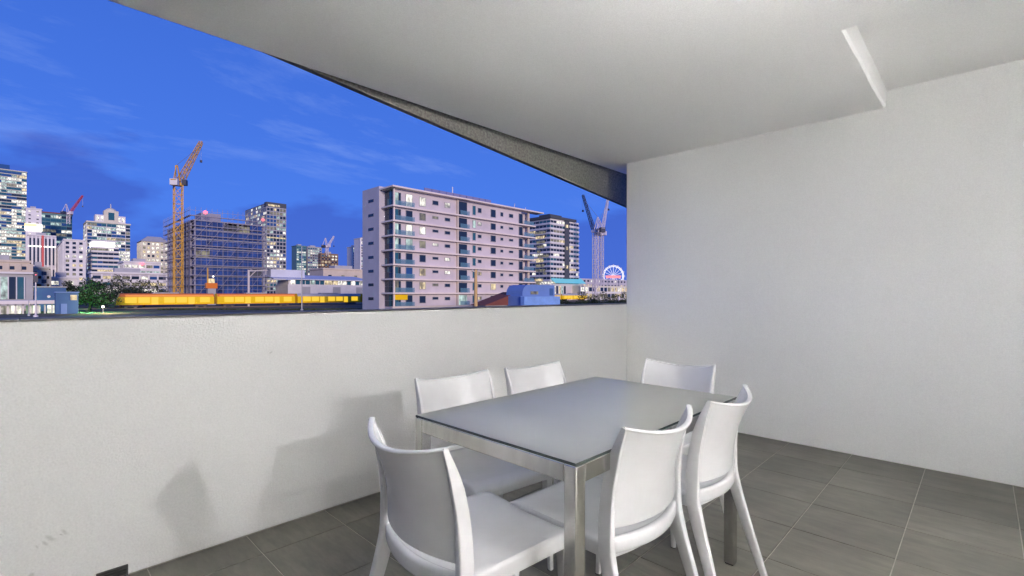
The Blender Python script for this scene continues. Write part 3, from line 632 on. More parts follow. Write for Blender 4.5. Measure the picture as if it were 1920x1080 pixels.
# --- showroom and canopy, near left
cx, cy = at(-20, 120); x1 = x_on_y(46, cy); t = empty('showroom', ((cx + x1) / 2, cy + 6, GZ), 'grey showroom with tall teal glass panes at the picture edge', 'building')
zt_, zb_ = zat(519, 122), zat(561, 122)
MB().box(cx - 6, cy + 0.3, GZ, x1 + 1.5, cy + 12, zt_ + 0.8).build('wall', M['f_grey'], t)
npx = 7; wv = (x1 - cx + 4) / npx
for i in range(npx):
    MB().box(cx - 4 + wv * i + 0.12, cy + 0.1, zb_, cx - 4 + wv * (i + 1) - 0.12, cy + 0.29, zt_).build('pane', rnd.choice([M['w_teal'], M['w_teal'], M['w_cool'], M['w_dark']]), t)
for i in range(npx + 1): MB().box(cx - 4 + wv * i - 0.11, cy - 0.05, zb_, cx - 4 + wv * i + 0.11, cy + 0.28, zt_).build('mullion', M['f_white'], t)
MB().box(cx - 6, cy - 0.4, zt_ + 0.81, x1 + 2, cy + 12, zt_ + 1.3).build('roof', M['f_white'], t)
cx, cy = at(-30, 92); x1 = x_on_y(111, cy); za, zb = zat(571, 94), zat(563.5, 94)
t = empty('station_canopy', ((cx + x1) / 2, cy + 2, GZ), 'long flat white platform canopy on posts, near the picture edge', 'canopy')
MB().box(cx, cy, za, x1, cy + 4.5, zb).build('canopy_roof', M['pole_white'], t, bevel=0.1)
npst = 9
for i in range(npst):
    xx = cx + 1 + (x1 - cx - 2) * i / (npst - 1); MB().box(xx - 0.14, cy + 1.8, GZ, xx + 0.14, cy + 2.1, za - 0.001).build('post', M['steel_grey'], t)
for i in range(npst - 1):
    if i in (3, 6): continue
    xx = cx + 1 + (x1 - cx - 2) * i / (npst - 1); MB().box(xx + 0.4, cy + 3.8, GZ, xx + 1.5 + rnd.random() * 0.4, cy + 4.0, za - 0.3).build('panel', rnd.choice([M['w_white'], M['f_white'], M['w_dim']]), t)
cx, cy = at(104, 96); x1 = x_on_y(147, cy)
t = empty('site_cabin', ((cx + x1) / 2, cy + 2, GZ), 'blue site cabin between platform canopy and tree', 'cabin')
MB().box(cx, cy, GZ, x1, cy + 4, zat(549, 98)).build('wall', M['f_navy'], t, bevel=0.05); MB().box(cx - 0.15, cy - 0.15, zat(549, 98) + 0.005, x1 + 0.15, cy + 4.1, zat(547, 98)).build('roof', M['f_blue'], t); MB().box(cx + 0.8, cy - 0.06, GZ, cx + 1.7, cy - 0.005, GZ + 2.05).build('door', M['f_blue'], t); MB().box(cx + 2.2, cy - 0.05, zat(560, 98) - 0.3, cx + 3.2, cy - 0.004, zat(553, 98)).build('window', M['w_warm'], t)
cx, cy = at(64, 110); x1 = x_on_y(124, cy)
t = empty('signal_hut', ((cx + x1) / 2, cy + 2, GZ), 'dark navy low hut with two round vents behind the canopy', 'hut')
MB().box(cx, cy, GZ, x1, cy + 5, zat(539, 112)).build('wall', M['f_navy'], t); MB().box(cx - 0.2, cy - 0.2, zat(539, 112) + 0.005, x1 + 0.2, cy + 5.1, zat(537, 112)).build('roof', M['f_grey'], t)
for k in (0.45, 0.68): MB().tube([(cx + (x1 - cx) * k, cy - 0.12, zat(556, 112)), (cx + (x1 - cx) * k, cy - 0.003, zat(556, 112))], 0.3, 14).build('vent', M['pole_white'], t)

# --- trees
M['bark'] = mat('bark', (0.06, 0.045, 0.035), 0.95, noise=(3, 0.3)); 
def leaf_mat(name, c):
    m = mat(name, c, 0.65, noise=(0.5, 0.5, 4)); p = m.node_tree.nodes['Principled BSDF']; p.inputs['Transmission Weight'].default_value = 0.0; return m
M['leaf'] = leaf_mat('dark leaves', (0.022, 0.04, 0.016)); M['leaf2'] = leaf_mat('olive leaves', (0.06, 0.075, 0.025))
def tree(label, x, y, h, rx, leaves=2600, lm='leaf', size=0.5, group='trees beyond the railway canopy'):
    t = empty('broadleaf_tree', (x, y, GZ), label, 'tree', group)
    tr = MB(); tr.tube([(0, 0, 0), (0.1, 0, h * 0.25), (0.0, 0.1, h * 0.5), (0.1, 0, h * 0.75)], [0.35, 0.27, 0.18, 0.06], 8)
    clumps = []
    for i in range(20):
        a = 2 * math.pi * i / 20 + rnd.uniform(-0.3, 0.3); rr = rx * rnd.uniform(0.25, 0.85); zz = h * rnd.uniform(0.22, 0.82) * (1 - 0.25 * (rr / rx) ** 2)
        c = Vector((math.cos(a) * rr, math.sin(a) * rr, zz)); clumps.append((c, rx * rnd.uniform(0.30, 0.46)))
        tr.tube([(0, 0, h * rnd.uniform(0.22, 0.45)), c * 0.5 + Vector((0, 0, h * 0.18)), c], [0.14, 0.09, 0.03], 6)
    clumps.append((Vector((0, 0, h * 0.86)), rx * 0.35))
    tr.build('trunk', M['bark'], t, 60, local=True)
    cr = MB()
    for i in range(leaves):
        c, r = rnd.choice(clumps); d = Vector((rnd.gauss(0, 1), rnd.gauss(0, 1), rnd.gauss(0, 0.8))).normalized() * r * (rnd.random() ** 0.45); p = c + Vector((d.x, d.y, d.z * 0.72))
        a = Vector((rnd.gauss(0, 1), rnd.gauss(0, 1), rnd.gauss(0, 0.6))).normalized(); b = a.cross(Vector((rnd.gauss(0, 1), rnd.gauss(0, 1), rnd.gauss(0, 1)))).normalized(); s_ = size * rnd.uniform(0.5, 1.2)
        cr.quad(p - a * s_ * 0.5, p + b * s_ * 0.28, p + a * s_ * 0.5, p - b * s_ * 0.28)
    tag(cr.build('crown', M[lm], t, local=True), kind='stuff')
    return t
for (u, d, vt, r, lm, lab) in ((168, 112, 524, 5.2, 'leaf', 'dark broadleaf tree right of the blue site cabin, lit green from below'), (226, 143, 519, 8.2, 'leaf', 'largest dark broadleaf tree, in the middle of the row'), (270, 152, 527, 6.6, 'leaf2', 'olive broadleaf tree beside the rear of the yellow train'), (126, 150, 526, 4.0, 'leaf', 'small dark tree peeping out behind the site cabin')):
    x, y = at(u, d); tree(lab, x, y, zat(vt, d) - GZ + 0.3, r, 5200, lm, 0.5)
# green floodlight under the first tree, and the street lamp
x, y = at(162, 104)
t = empty('floodlight', (x, y, GZ), 'green garden floodlight at the foot of the tree', 'lamp')
MB().tube([(0, 0, 0), (0, 0, 0.5)], 0.05, 8).build('post', M['crane_dark'], t, local=True); MB().box(-0.18, -0.08, 0.5, 0.18, 0.12, 0.75).build('housing', M['crane_dark'], t, local=True); MB().box(-0.15, 0.121, 0.53, 0.15, 0.13, 0.72).build('lens', M['glow_green'], t, local=True)
l = bpy.data.lights.new('flood', 'POINT'); l.energy = 3800; l.color = (0.25, 1.0, 0.35); l.shadow_soft_size = 0.2; lo_ = bpy.data.objects.new('flood', l); C.objects.link(lo_); lo_.parent = t; lo_.location = (0, 0.4, 1.3)
x, y = at(193, 100)
t = empty('street_lamp', (x, y, GZ), 'globe street lamp glowing in front of the trees', 'lamp')
MB().tube([(0, 0, 0), (0, 0, zat(577, 100) - GZ)], [0.09, 0.05], 10).build('pole', M['steel_grey'], t, 40, local=True); zz = zat(575, 100) - GZ
MB().lathe((0, 0, zz), [(0, -0.22), (0.16, -0.16), (0.22, 0), (0.16, 0.16), (0, 0.22)], 14).build('globe', M['glow_lamp'], t, 60, local=True)
l = bpy.data.lights.new('lamp_light', 'POINT'); l.energy = 2500; l.color = (1, 0.75, 0.35); l.shadow_soft_size = 0.25; lo_ = bpy.data.objects.new('lamp_light', l); C.objects.link(lo_); lo_.parent = t; lo_.location = (0.6, -0.1, zz + 0.5)

# --- poles
def pole(name, label, u, d, v0_, r, m, arm=None, cat='pole'):
    x, y = at(u, d); t = empty(name, (x, y, GZ), label, cat); h = zat(v0_, d) - GZ
    MB().lathe((0, 0, 0), [(r * 3, 0), (r * 3, 0.25), (r * 1.4, 0.4)], 12).build('base', m, t, 40, local=True)
    MB().tube([(0, 0, 0.3), (0, 0, h)], [r * 1.2, r * 0.8], 10).build('shaft', m, t, 40, local=True)
    if arm:
        ax = VR * arm; MB().tube([(0, 0, h - 0.4), (ax.x * 0.5, ax.y * 0.5, h), (ax.x, ax.y, h + 0.05)], r * 0.6, 8).build('arm', m, t, 40, local=True)
        MB().box(ax.x - 0.35, ax.y - 0.15, h - 0.02, ax.x + 0.35, ax.y + 0.15, h + 0.12).build('lamp_head', M['crane_dark'], t, local=True)
    return t, h
t, h = pole('signal_post', 'white railway signal post with a dark signal head', 67, 84, 527, 0.11, M['pole_white'])
MB().box(-0.28, -0.22, h - 0.2, 0.28, 0.12, h + 1.5).build('signal_head', M['crane_dark'], t, local=True); MB().lathe((0, -0.23, h + 1.1), [(0, -0.1), (0.1, 0), (0, 0.1)], 10).build('signal_lens', M['glow_red'], t, local=True)
pole('light_pole', 'thin grey light pole left of the signal post', 54, 88, 560, 0.07, M['steel_grey'])
pole('light_pole', 'slender grey light pole with a white base in front of the train', 566, 118, 462, 0.12, M['steel_grey'], 0.0)
t, h = pole('timber_pole', 'yellow-lit timber pole before the pinkish apartment building', 892, 76, 506, 0.28, mat('lit timber', (0.62, 0.42, 0.18), 0.8, noise=(4, 0.25, 6, (1, 1, 0.2))))  # the yellow light on the pole is put into its timber colour
MB().box(-0.75, -0.1, h - 0.32, 0.75, 0.1, h - 0.16).build('cross_arm', M['f_beige'], t, local=True)
for s_ in (-0.65, 0.65): MB().lathe((s_, 0, h - 0.16), [(0.06, 0), (0.09, 0.08), (0.05, 0.16), (0, 0.2)], 10).build('insulator', M['pole_white'], t, local=True)
x, y = at(466, 150); t = empty('catenary_mast', (x, y, GZ), 'pinkish overhead line mast with a long arm before the scaffolded building', 'mast'); h = zat(506, 150) - GZ; ax = VR * 6.0
MB().box(-0.25, -0.25, 0, 0.25, 0.25, h).build('post', M['f_pink'], t, local=True); MB().bar((0, 0, h - 0.3), (ax.x, ax.y, h - 0.1), 0.28).build('arm', M['f_pink'], t, local=True); MB().bar((0, 0, h - 2.6), (ax.x * 0.38, ax.y * 0.38, h - 0.35), 0.2).build('brace', M['f_pink'], t, local=True)
MB().bar((ax.x * 0.9, ax.y * 0.9, h - 0.2), (ax.x * 0.9, ax.y * 0.9, h - 1.6), 0.15).build('insulator', M['pole_white'], t, local=True)
pole('marker_post', 'short white marker post near the balcony corner', 1161, 150, 556, 0.35, M['pole_white'])

# --- the yellow train, standing on the line
M['train_yellow'] = mat('train yellow paint', (0.90, 0.58, 0.0), 0.4); M['train_orange'] = mat('train orange paint', (0.75, 0.20, 0.02), 0.35, coat=0.3); M['train_glow'] = lit('train window glow', (1.0, 0.62, 0.0), 1.0); M['train_top'] = lit('train headboard glow', (1.0, 0.30, 0.0), 0.8)
def carriage(x0, label, first=False, orange=True):
    Lc = 22.6; y0, y1 = 162.4, 165.6; zf, zr = GZ + 1.05, 1.35
    t = empty('train_carriage', (x0 + Lc / 2, 164, GZ), label, 'train', 'carriages of the yellow train')
    sec = [(y0, zf), (y0 - 0.04, zf + 1.0), (y0, 0.45), (y0 + 0.18, zr - 0.28), (y0 + 0.7, zr), (y1 - 0.7, zr), (y1 - 0.18, zr - 0.28), (y1, 0.45), (y1 + 0.04, zf + 1.0), (y1, zf)]
    mb = MB(); n = len(sec)
    nose = 1.4 if first else 0.0
    A = [(x0 + (nose * max(0, (z - zf - 1.0)) / (zr - zf) if first else 0), y, z) for y, z in sec]; B = [(x0 + Lc, y, z) for y, z in sec]
    for i in range(n): mb.quad(A[i], B[i], B[(i + 1) % n], A[(i + 1) % n], m=1 if (i in (2, 3, 4, 5, 6)) else 0)
    mb.quad(*A[::-1]); mb.quad(*B); mb.build('body', [M['train_yellow'], M['train_orange'] if orange else M['f_grey']], t, 25, fix=True)
    for i in range(7):
        xx = x0 + 1.9 + i * 2.85
        if i in (2, 5): MB().box(xx, y0 - 0.075, zf + 0.08, xx + 1.5, y0 - 0.035, 0.30).build('door', M['train_glow'], t)
        else: MB().box(xx, y0 - 0.075, zf + 0.55, xx + 2.45, y0 - 0.035, 0.28).build('window', M['train_glow'], t)
    if orange: MB().box(x0 + nose + 0.6, y0 + 0.01, 0.50, x0 + Lc - 0.3, y0 + 0.10, 0.98).build('destination_band', M['train_top'], t)
    MB().box(x0 + 0.5, y0 - 0.06, zf - 0.02, x0 + Lc - 0.5, y0 - 0.005, zf + 0.07).build('skirt', M['train_orange'], t)
    for xx in (x0 + 3.2, x0 + Lc - 3.2):
        bg_ = MB().box(xx - 1.5, y0 + 0.35, GZ + 0.5, xx + 1.5, y1 - 0.35, zf - 0.03).build('bogie', M['crane_dark'], t)
        for w in (-1.0, 1.0): MB().tube([(xx + w, y0 + 0.7, GZ + 0.62), (xx + w, y0 + 0.85, GZ + 0.62)], 0.42, 14).build('wheel', M['rail'], bg_, 40)
    MB().box(x0 + 8, y0 + 0.5, zr - 0.02, x0 + 14, y1 - 0.5, zr + 0.28).build('roof_unit', M['f_grey'], t)
words = ['rearmost carriage of the yellow train, beside the olive tree', 'second carriage of the yellow train counted from the trees', 'third carriage of the yellow train, before the scaffolded building', 'fourth carriage of the yellow train, before the white depot', 'fifth carriage of the yellow train, running up to the apartment building', 'sixth carriage of the yellow train, behind the apartment building', 'seventh carriage of the yellow train, behind the apartment building', 'eighth carriage of the yellow train, appearing right of the apartment building', 'last visible carriage of the yellow train, towards the white cranes']
for i, w_ in enumerate(words):
    if i in (5, 6): continue
    carriage(17.5 + i * 23.4, w_, first=(i == 0), orange=(i < 2))

# --- building under construction with scaffolding
uL, uC, uR, d = 313, 362, 497, 185
cx, cy = at(uC, d); x1 = x_on_y(uR, cy); y1 = y_on_x(uL, cx); zt_ = zat(388, d); fh = 3.6
t = empty('construction_building', ((cx + x1) / 2, (cy + y1) / 2, GZ), 'concrete building under construction wrapped in scaffolding and blue netting', 'building')
MB().box(cx + 1.6, cy + 1.6, GZ, x1 - 1.6, y1 - 1.6, zt_ - 7.5).build('core', M['netting'], t)
nf = int((zt_ - 7 - GZ) / fh) + 1
for i in range(nf + 1):
    z = GZ + i * fh
    MB().box(cx, cy, z, x1, y1, z + 0.45).build('floor_slab', M['f_concrete'], t)
ztop = GZ + nf * fh
for i in range(6):
    xx = cx + 0.4 + (x1 - cx - 1.1) * i / 5
    MB().box(xx, cy + 0.25, GZ, xx + 0.7, cy + 0.95, ztop).build('column', M['f_concrete'], t)
for i in range(1, 9):
    yy = cy + 0.4 + (y1 - cy - 1.1) * i / 8
    MB().box(cx + 0.25, yy, GZ, cx + 0.95, yy + 0.7, ztop).build('column', M['f_concrete'], t)
MB().box(cx + 4, cy + 6, ztop, cx + 11, cy + 16, ztop + 4.2).build('lift_core', M['f_concrete'], t)
# netting panels between slabs
for i in range(nf):
    z = GZ + i * fh
    for k in range(5):
        xa = cx + 1.3 + (x1 - cx - 2) * k / 5; xb = cx + 0.6 + (x1 - cx - 2) * (k + 1) / 5
        r_ = rnd.random()
        m_ = M['netting'] if r_ < 0.72 else (M['w_dim'] if r_ < 0.80 else (M['w_white'] if (r_ < 0.86 and k < 2) else M['f_dark']))
        MB().box(xa - 0.4, cy + 0.06, z + 0.46, xb + 0.15, cy + 0.2, z + fh * (0.98 if m_ is M['netting'] else 0.8)).build('infill_panel', m_, t)
sc_ = MB()
for i in range(16):
    xx = cx - 1.3 + (x1 - cx + 1.6) * i / 15; sc_.bar((xx, cy - 1.3, GZ), (xx, cy - 1.3, zt_ - 0.4 * i / 15), 0.10)
for i in range(18):
    yy = cy - 1.3 + (y1 - cy + 1.6) * i / 17; sc_.bar((cx - 1.3, yy, GZ), (cx - 1.3, yy, zt_), 0.11)
nl = int((zt_ - GZ) / 1.9)
for j in range(nl + 1):
    z = GZ + 1.9 * j
    sc_.bar((cx - 1.3, cy - 1.3, z), (x1 + 0.3, cy - 1.3, z), 0.11); sc_.bar((cx - 1.3, cy - 1.3, z), (cx - 1.3, y1 + 0.3, z), 0.11)
    if j % 2 == 0: sc_.box(cx - 1.25, cy - 1.25, z - 0.22, x1 + 0.3, cy - 0.35, z - 0.02); sc_.box(cx - 1.25, cy - 0.3, z - 0.08, cx - 0.35, y1, z - 0.02)
for i in range(0, 15, 3):
    for j in range(0, nl - 1, 4):
        xa = cx - 1.3 + (x1 - cx + 1.6) * i / 15; xb = cx - 1.3 + (x1 - cx + 1.6) * min(15, i + 3) / 15; sc_.bar((xa, cy - 1.36, GZ + 1.9 * j), (xb, cy - 1.36, GZ + 1.9 * min(nl, j + 4)), 0.1)
M['scaffold'] = mat('scaffold tube', (0.30, 0.29, 0.37), 0.55, 0.3)
tag(sc_.build('scaffold', M['scaffold'], t), kind='stuff')
for (u, v) in ((385, 398), (493, 412)): xx = x_on_y(u, cy - 1.6); MB().lathe((xx, cy - 1.6, zat(v, d_of(xx, cy - 1.6))), [(0, -0.8), (0.75, -0.35), (0.8, 0.2), (0, 0.8)], 10).build('beacon', M['glow_pink'] if u > 400 else M['glow_red'], t)
MB().box(cx + 1, cy + 0.2, zat(452, d), cx + 4.5, cy + 0.3, zat(445, d)).build('light_panel', M['w_white'], t)

# --- towers behind
t, b = block('speckled_tower', 'dark residential tower speckled with lit windows behind the scaffolding', 'tower', 460, 500, 536, 380, 400, M['f_dark'], 3.1, 2.6, (6, 2, 1, 2, 2, 1, 1), (0.8, 0.62), 0.15, 0.12, trim=M['f_grey'], roof=False)
cx, cy, x1, y1, z1 = b; MB().box(cx - 0.3, cy - 0.3, z1 - 3, x1 + 0.3, cy + 5, z1 + 0.8).build('crown', M['f_dark'], t); MB().box(cx - 0.35, cy - 0.35, zat(446, 400), x1 + 0.35, cy - 0.28, zat(443.5, 400)).build('light_line', M['w_warm'], t)
MB().box(cx + 1, cy - 0.36, z1 - 2.5, x1 - 5, cy - 0.31, z1 - 1.0).build('crown_light', M['w_warm'], t)
block('distant_tower', 'distant teal tower just right of the speckled tower', 'tower', None, 556, 574, 461, 700, M['f_teal'], 3.5, 3.6, (2, 3, 0, 4, 1, 3, 1), (0.8, 0.6), 0.2, 0, group='distant towers over the depot')
block('distant_tower', 'distant blue-grey tower left of the brown block with a crane', 'tower', None, 577, 603, 463, 720, M['f_grey'], 3.5, 3.6, (2, 3, 0, 5, 1, 3, 2), (0.8, 0.6), 0.2, 0.2, group='distant towers over the depot')
block('brown_block', 'brown half-built block carrying a small white crane', 'building', 597, 602, 633, 476, 560, M['f_brown'], 3.5, 4, (6, 1, 2, 0, 1, 1, 0), (0.6, 0.5), 0.2, 0.2)
block('distant_tower', 'distant pale blue tower close to the apartment building, the shorter one', 'tower', None, 662, 676, 463, 680, M['f_white'], 3.5, 3.6, (2, 3, 0, 4, 1, 1, 3), (0.75, 0.6), 0.2, 0, group='distant towers over the depot')
block('distant_tower', 'distant white tower touching the apartment building edge, the taller one', 'tower', None, 676, 706, 447, 640, M['f_white'], 3.5, 4.6, (4, 2, 0, 2, 1, 1, 2), (0.5, 0.55), 0.2, 0.3, group='distant towers over the depot')
block('grey_hall', 'plain pale grey hall behind the depot', 'building', None, 606, 700, 505, 300, M['f_beige'], 8, 9, (6, 0, 0, 0, 1, 0, 0), (0.25, 0.3), 0, 0, depth=20)
# depot with lit clerestory
d = 225; cx, cy = at(515, d); x1 = x_on_y(688, cy)
t = empty('train_depot', ((cx + x1) / 2, cy + 8, GZ), 'low white railway depot with pale blue roof and lit window strip', 'building')
zA, zB, zC, zD = zat(533, d), zat(524, d), zat(520, d), zat(508, d)
MB().box(cx + 6, cy, GZ, x1, cy + 16, zA).build('wall', M['f_white'], t); MB().box(cx + 6.5, cy + 0.6, zA + 0.005, x1 - 0.5, cy + 15, zB).build('upper_wall', M['f_white'], t)
nb = 16
for i in range(nb):
    xa = cx + 7.5 + (x1 - cx - 9) * i / nb
    MB().box(xa, cy + 0.5, zA + 0.15, xa + (x1 - cx - 9) / nb - 0.35, cy + 0.595, zB - 0.1).build('window', [M['w_white'], M['w_white'], M['w_teal'], M['w_cool'], M['w_warm']][rnd.randrange(5)], t)
for k in (0.12, 0.45, 0.72): MB().box(cx + 7 + (x1 - cx) * k, cy - 0.1, GZ, cx + 11 + (x1 - cx) * k, cy - 0.01, zA - 1).build('door', M['f_grey'], t)
q = MB(); q.quad((cx - 1, cy - 1.5, zB + 0.05), (x1 + 1, cy - 1.5, zB + 0.05), (x1 + 1, cy + 16, zC + 1.5), (cx - 1, cy + 16, zC + 1.5)); q.quad((cx - 1, cy - 1.5, zB + 0.45), (cx - 1, cy + 16, zC + 1.9), (x1 + 1, cy + 16, zC + 1.9), (x1 + 1, cy - 1.5, zB + 0.45)); q.quad((cx - 1, cy - 1.5, zB + 0.05), (cx - 1, cy - 1.5, zB + 0.45), (x1 + 1, cy - 1.5, zB + 0.45), (x1 + 1, cy - 1.5, zB + 0.05)); q.build('roof', M['roof_blue'], t)
MB().box(cx, cy + 5, zC, cx + 16, cy + 14, zD + 1).build('roof_shed', M['roof_blue'], t)

# ------------------------------------------------------------------ the pinkish apartment building
NX, NY = 53.2, 85.8; EX = 91.5; Y2 = y_on_x(718, NX); Y3 = y_on_x(688, NX)
levels = [-1.6, 1.36, 4.25, 7.2, 10.2, 13.18, 16.15, 19.2, 23.0]; ROOF = levels[-1]
t = apt = empty('apartment_building', ((NX + EX) / 2, (NY + Y3) / 2, GZ), 'pinkish eight-storey apartment building with cream floor slabs and roof overhang', 'building')
MB().box(NX + 0.4, NY + 0.35, GZ, EX, Y3 - 0.2, ROOF - 0.05).build('wall', M['f_pink'], t)
sw = MB().box(NX - 0.9, Y2, GZ, NX + 0.39, Y3 + 0.3, zat(356, 104)).build('side_wall', M['f_lilac'], t)
def fx(crop): return x_on_y(670 + crop / 3.856, NY)
for i, z in enumerate(levels):
    if i == 0: continue
    over = 1.1 if i == len(levels) - 1 else 0.62
    xr = fx(1300) + 1.5 if i == len(levels) - 1 else fx(1278)
    mb = MB().box(NX - over * 0.8, NY - over, z - 0.16, xr, NY + 1.6, z + 0.16); mb.box(NX - over * 0.8, NY + 1.601, z - 0.16, NX + 1.4, Y2 - 0.02, z + 0.16)
    mb.build('roof_slab' if i == len(levels) - 1 else 'floor_slab', M['f_slab'], t)
MB().box(NX + 1.4, NY + 1.61, ROOF - 0.1, EX, Y3 - 0.2, ROOF + 0.1).build('roof_deck', M['f_grey'], t)
def win(xa, xb, za, zb, m, y=NY + 0.35, frame=True, name='window'):
    w = MB().box(xa, y - 0.06, za, xb, y - 0.004, zb).build(name, m, t)
    if frame:
        f_ = MB(); q_ = 0.09
        f_.box(xa - q_, y - 0.12, za - q_, xb + q_, y - 0.003, za - 0.001); f_.box(xa - q_, y - 0.12, zb + 0.001, xb + q_, y - 0.003, zb + q_); f_.box(xa - q_, y - 0.12, za - 0.001, xa - 0.001, y - 0.003, zb + 0.001); f_.box(xb + 0.001, y - 0.12, za - 0.001, xb + q_, y - 0.003, zb + 0.001)
        f_.build('window_frame', M['f_grey'], w)
litmap = {7: {285: 'w_cool', 380: 'w_white', 477: 'w_white', 657: 'w_white'}, 6: {477: 'w_dim', 850: 'w_cool', 890: 'w_white', 570: 'w_dim'}, 5: {285: 'w_cool', 380: 'w_white', 477: 'w_white'}, 4: {285: 'w_cool', 380: 'w_cool', 477: 'w_dim', 570: 'w_white'}, 3: {657: 'w_white'}, 2: {477: 'w_warm', 657: 'w_white', 890: 'w_warm', 380: 'w_blue'}, 1: {477: 'w_warm', 570: 'w_dim', 988: 'w_warm', 285: 'w_dim'}, 0: {890: 'w_warm', 740: 'w_cool'}}
cols = [(285, 34, 0.2, 2.35, 'w_teal'), (312, 14, 0.2, 2.35, 'w_dark'), (380, 46, 0.2, 2.35, 'w_dark'), (477, 42, 0.75, 2.2, 'w_dark'), (570, 40, 1.45, 1.95, 'w_dark'), (657, 36, 1.3, 1.95, 'w_dark'), (850, 20, 0.6, 2.3, 'w_teal'), (890, 24, 1.3, 2.0, 'w_dark'), (988, 34, 0.75, 2.2, 'w_dark'), (1050, 18, 1.3, 1.9, 'w_dark'), (1117, 28, 1.35, 1.85, 'w_dark'), (1187, 26, 0.2, 2.35, 'w_dark')]
M['rail_glass'] = mat('balcony glass', (0.16, 0.33, 0.42), 0.08, spec=0.7); M['rail_glass'].node_tree.nodes['Principled BSDF'].inputs['Alpha'].default_value = 0.42; M['curtain'] = mat('curtain', (0.6, 0.55, 0.45), 0.9)
for fl in range(8):
    z = levels[fl] + 0.16; hh = levels[fl + 1] - levels[fl]
    for c, w, a, b_, dm in cols:
        k = litmap.get(fl, {}).get(c, dm)
        win(fx(c - w / 2), fx(c + w / 2), z + a, z + min(b_, hh - 0.45) + (0.35 if fl == 7 else 0), M[k])
    # recessed stair and balcony bay
    win(fx(690), fx(718), z, z + hh - 0.34, M['w_teal'] if fl % 2 else M['w_dark'], NY + 0.42, False, 'stair_glazing')
    MB().box(fx(722), NY - 0.1, z, fx(732), NY + 0.34, z + hh - 0.34).build('fin', M['f_beige'], t)
    win(fx(740), fx(800), z + 0.1, z + hh - 0.6, M['w_cool'] if fl == 0 else M['w_dark'], NY + 0.40, False, 'balcony_door')
    MB().box(fx(738), NY - 0.42, z, fx(806), NY - 0.36, z + 1.05).build('balcony_rail', M['rail_glass'], t)
    MB().box(fx(270), NY - 0.42, z, fx(408), NY - 0.36, z + 1.0).build('balcony_rail', M['rail_glass'], t)
    MB().box(EX + 0.2, NY - 0.40, z, fx(1270), NY - 0.34, z + 1.0).build('balcony_rail', M['rail_glass'], t)
    MB().box(fx(1240), NY + 0.3, z, fx(1252), NY + 0.6, z + hh - 0.34).build('balcony_post', M['f_beige'], t)
    MB().box(EX + 0.01, NY + 1.7, z - 0.3, fx(1262), NY + 8, z + hh - 0.34).build('rear_wing', M['f_pink'], t)
    # glazed corner on the narrow side
    for k in range(4):
        ya = NY + 0.5 + (Y2 - NY - 0.7) * k / 4; yb = NY + 0.4 + (Y2 - NY - 0.7) * (k + 1) / 4
        for r_ in range(2):
            MB().box(NX + 0.30, ya, z + 0.05 + (hh - 0.42) * r_ / 2, NX + 0.395, yb, z + (hh - 0.45) * (r_ + 1) / 2).build('corner_pane', M['w_dark'] if rnd.random() < 0.85 else M['w_teal'], t)
    MB().box(NX - 0.05, NY - 0.1, z, NX + 0.25, NY + 0.2, z + hh - 0.34).build('corner_post', M['f_slab'], t)
    if fl >= 0: MB().box(NX - 0.96, (Y2 + Y3) / 2 - 1.1, z + 1.35, NX - 0.905, (Y2 + Y3) / 2 + 1.0, z + 1.95).build('slit_window', M['w_dark'], t)
MB().box(NX + 0.2, NY + 0.1, 0.0, NX + 3.4, NY + 0.2, 1.1).build('train_glimpse_panel', M['train_yellow'], t)  # added panel standing in for the yellow train glimpsed through the glazed corner
MB().box(NX - 1.0, NY - 1.2, GZ, fx(1300), NY - 0.5, levels[0] + 0.3).build('plinth', M['f_beige'], t)
for k in range(10):
    xa = fx(545) + (fx(1030) - fx(545)) * k / 10; MB().box(xa, NY + 3, ROOF + 0.11, xa + (fx(1030) - fx(545)) / 10 - 0.15, NY + 3.2, ROOF + 1.9).build('plant_screen', M['screen'], t)
MB().box(fx(560), NY + 4, ROOF + 0.11, fx(1000), NY + 7, ROOF + 1.5).build('plant_room', M['f_grey'], t)
MB().tube([(fx(757), NY + 3.5, ROOF), (fx(757), NY + 3.5, ROOF + 3.4)], 0.13, 8).build('aerial', M['pole_white'], t); MB().box(fx(725), NY + 3.4, ROOF + 1.5, fx(762), NY + 3.6, ROOF + 1.9).build('aerial_box', M['pole_white'], t)
for c, h_ in ((1172, 1.9), (1250, 1.4), (500, 0.8)): MB().bar((fx(c), NY + 2, ROOF), (fx(c) + 0.3, NY + 2, ROOF + h_), 0.12).build('aerial', M['pole_white'], t)

# --- things in front of its foot
d = 84; cx, cy = at(976, d); x1 = x_on_y(1040, cy); zt_ = zat(533.5, d)
t = empty('blue_shed', ((cx + x1) / 2, cy + 2, GZ), 'bright blue steel shed with one rounded shoulder', 'shed')
sec = [(cx, GZ), (x1, GZ), (x1, zt_)] + [(cx + 2.2 - 1.7 * math.sin(R(90 * i / 6)) , zt_ - 1.5 + 1.5 * math.cos(R(90 * i / 6))) for i in range(7)] + [(cx + 0.5, zat(555, d)), (cx, zat(555, d))]
mb = MB(); a = [(x, cy, z) for x, z in sec]; b = [(x, cy + 4, z) for x, z in sec]; mb.quad(*a); mb.quad(*b[::-1])
for i in range(len(sec)): mb.quad(a[i], b[i], b[(i + 1) % len(sec)], a[(i + 1) % len(sec)])
mb.build('wall', M['f_blue'], t, fix=True)
MB().box(cx - 0.3, cy - 1.2, GZ, x1 + 0.1, cy - 0.3, zat(556, d)).build('lower_bay', mat('light blue paint', (0.22, 0.40, 0.78), 0.6, noise=(0.8, 0.15)), t)
MB().box(cx + 2.6, cy - 0.07, zat(552, d), cx + 4.6, cy - 0.005, zat(546, d)).build('window', M['w_dim'], t); MB().box(x1 - 1.5, cy - 0.07, zat(554, d), x1 - 0.5, cy - 0.005, zat(540, d)).build('door', M['f_navy'], t)
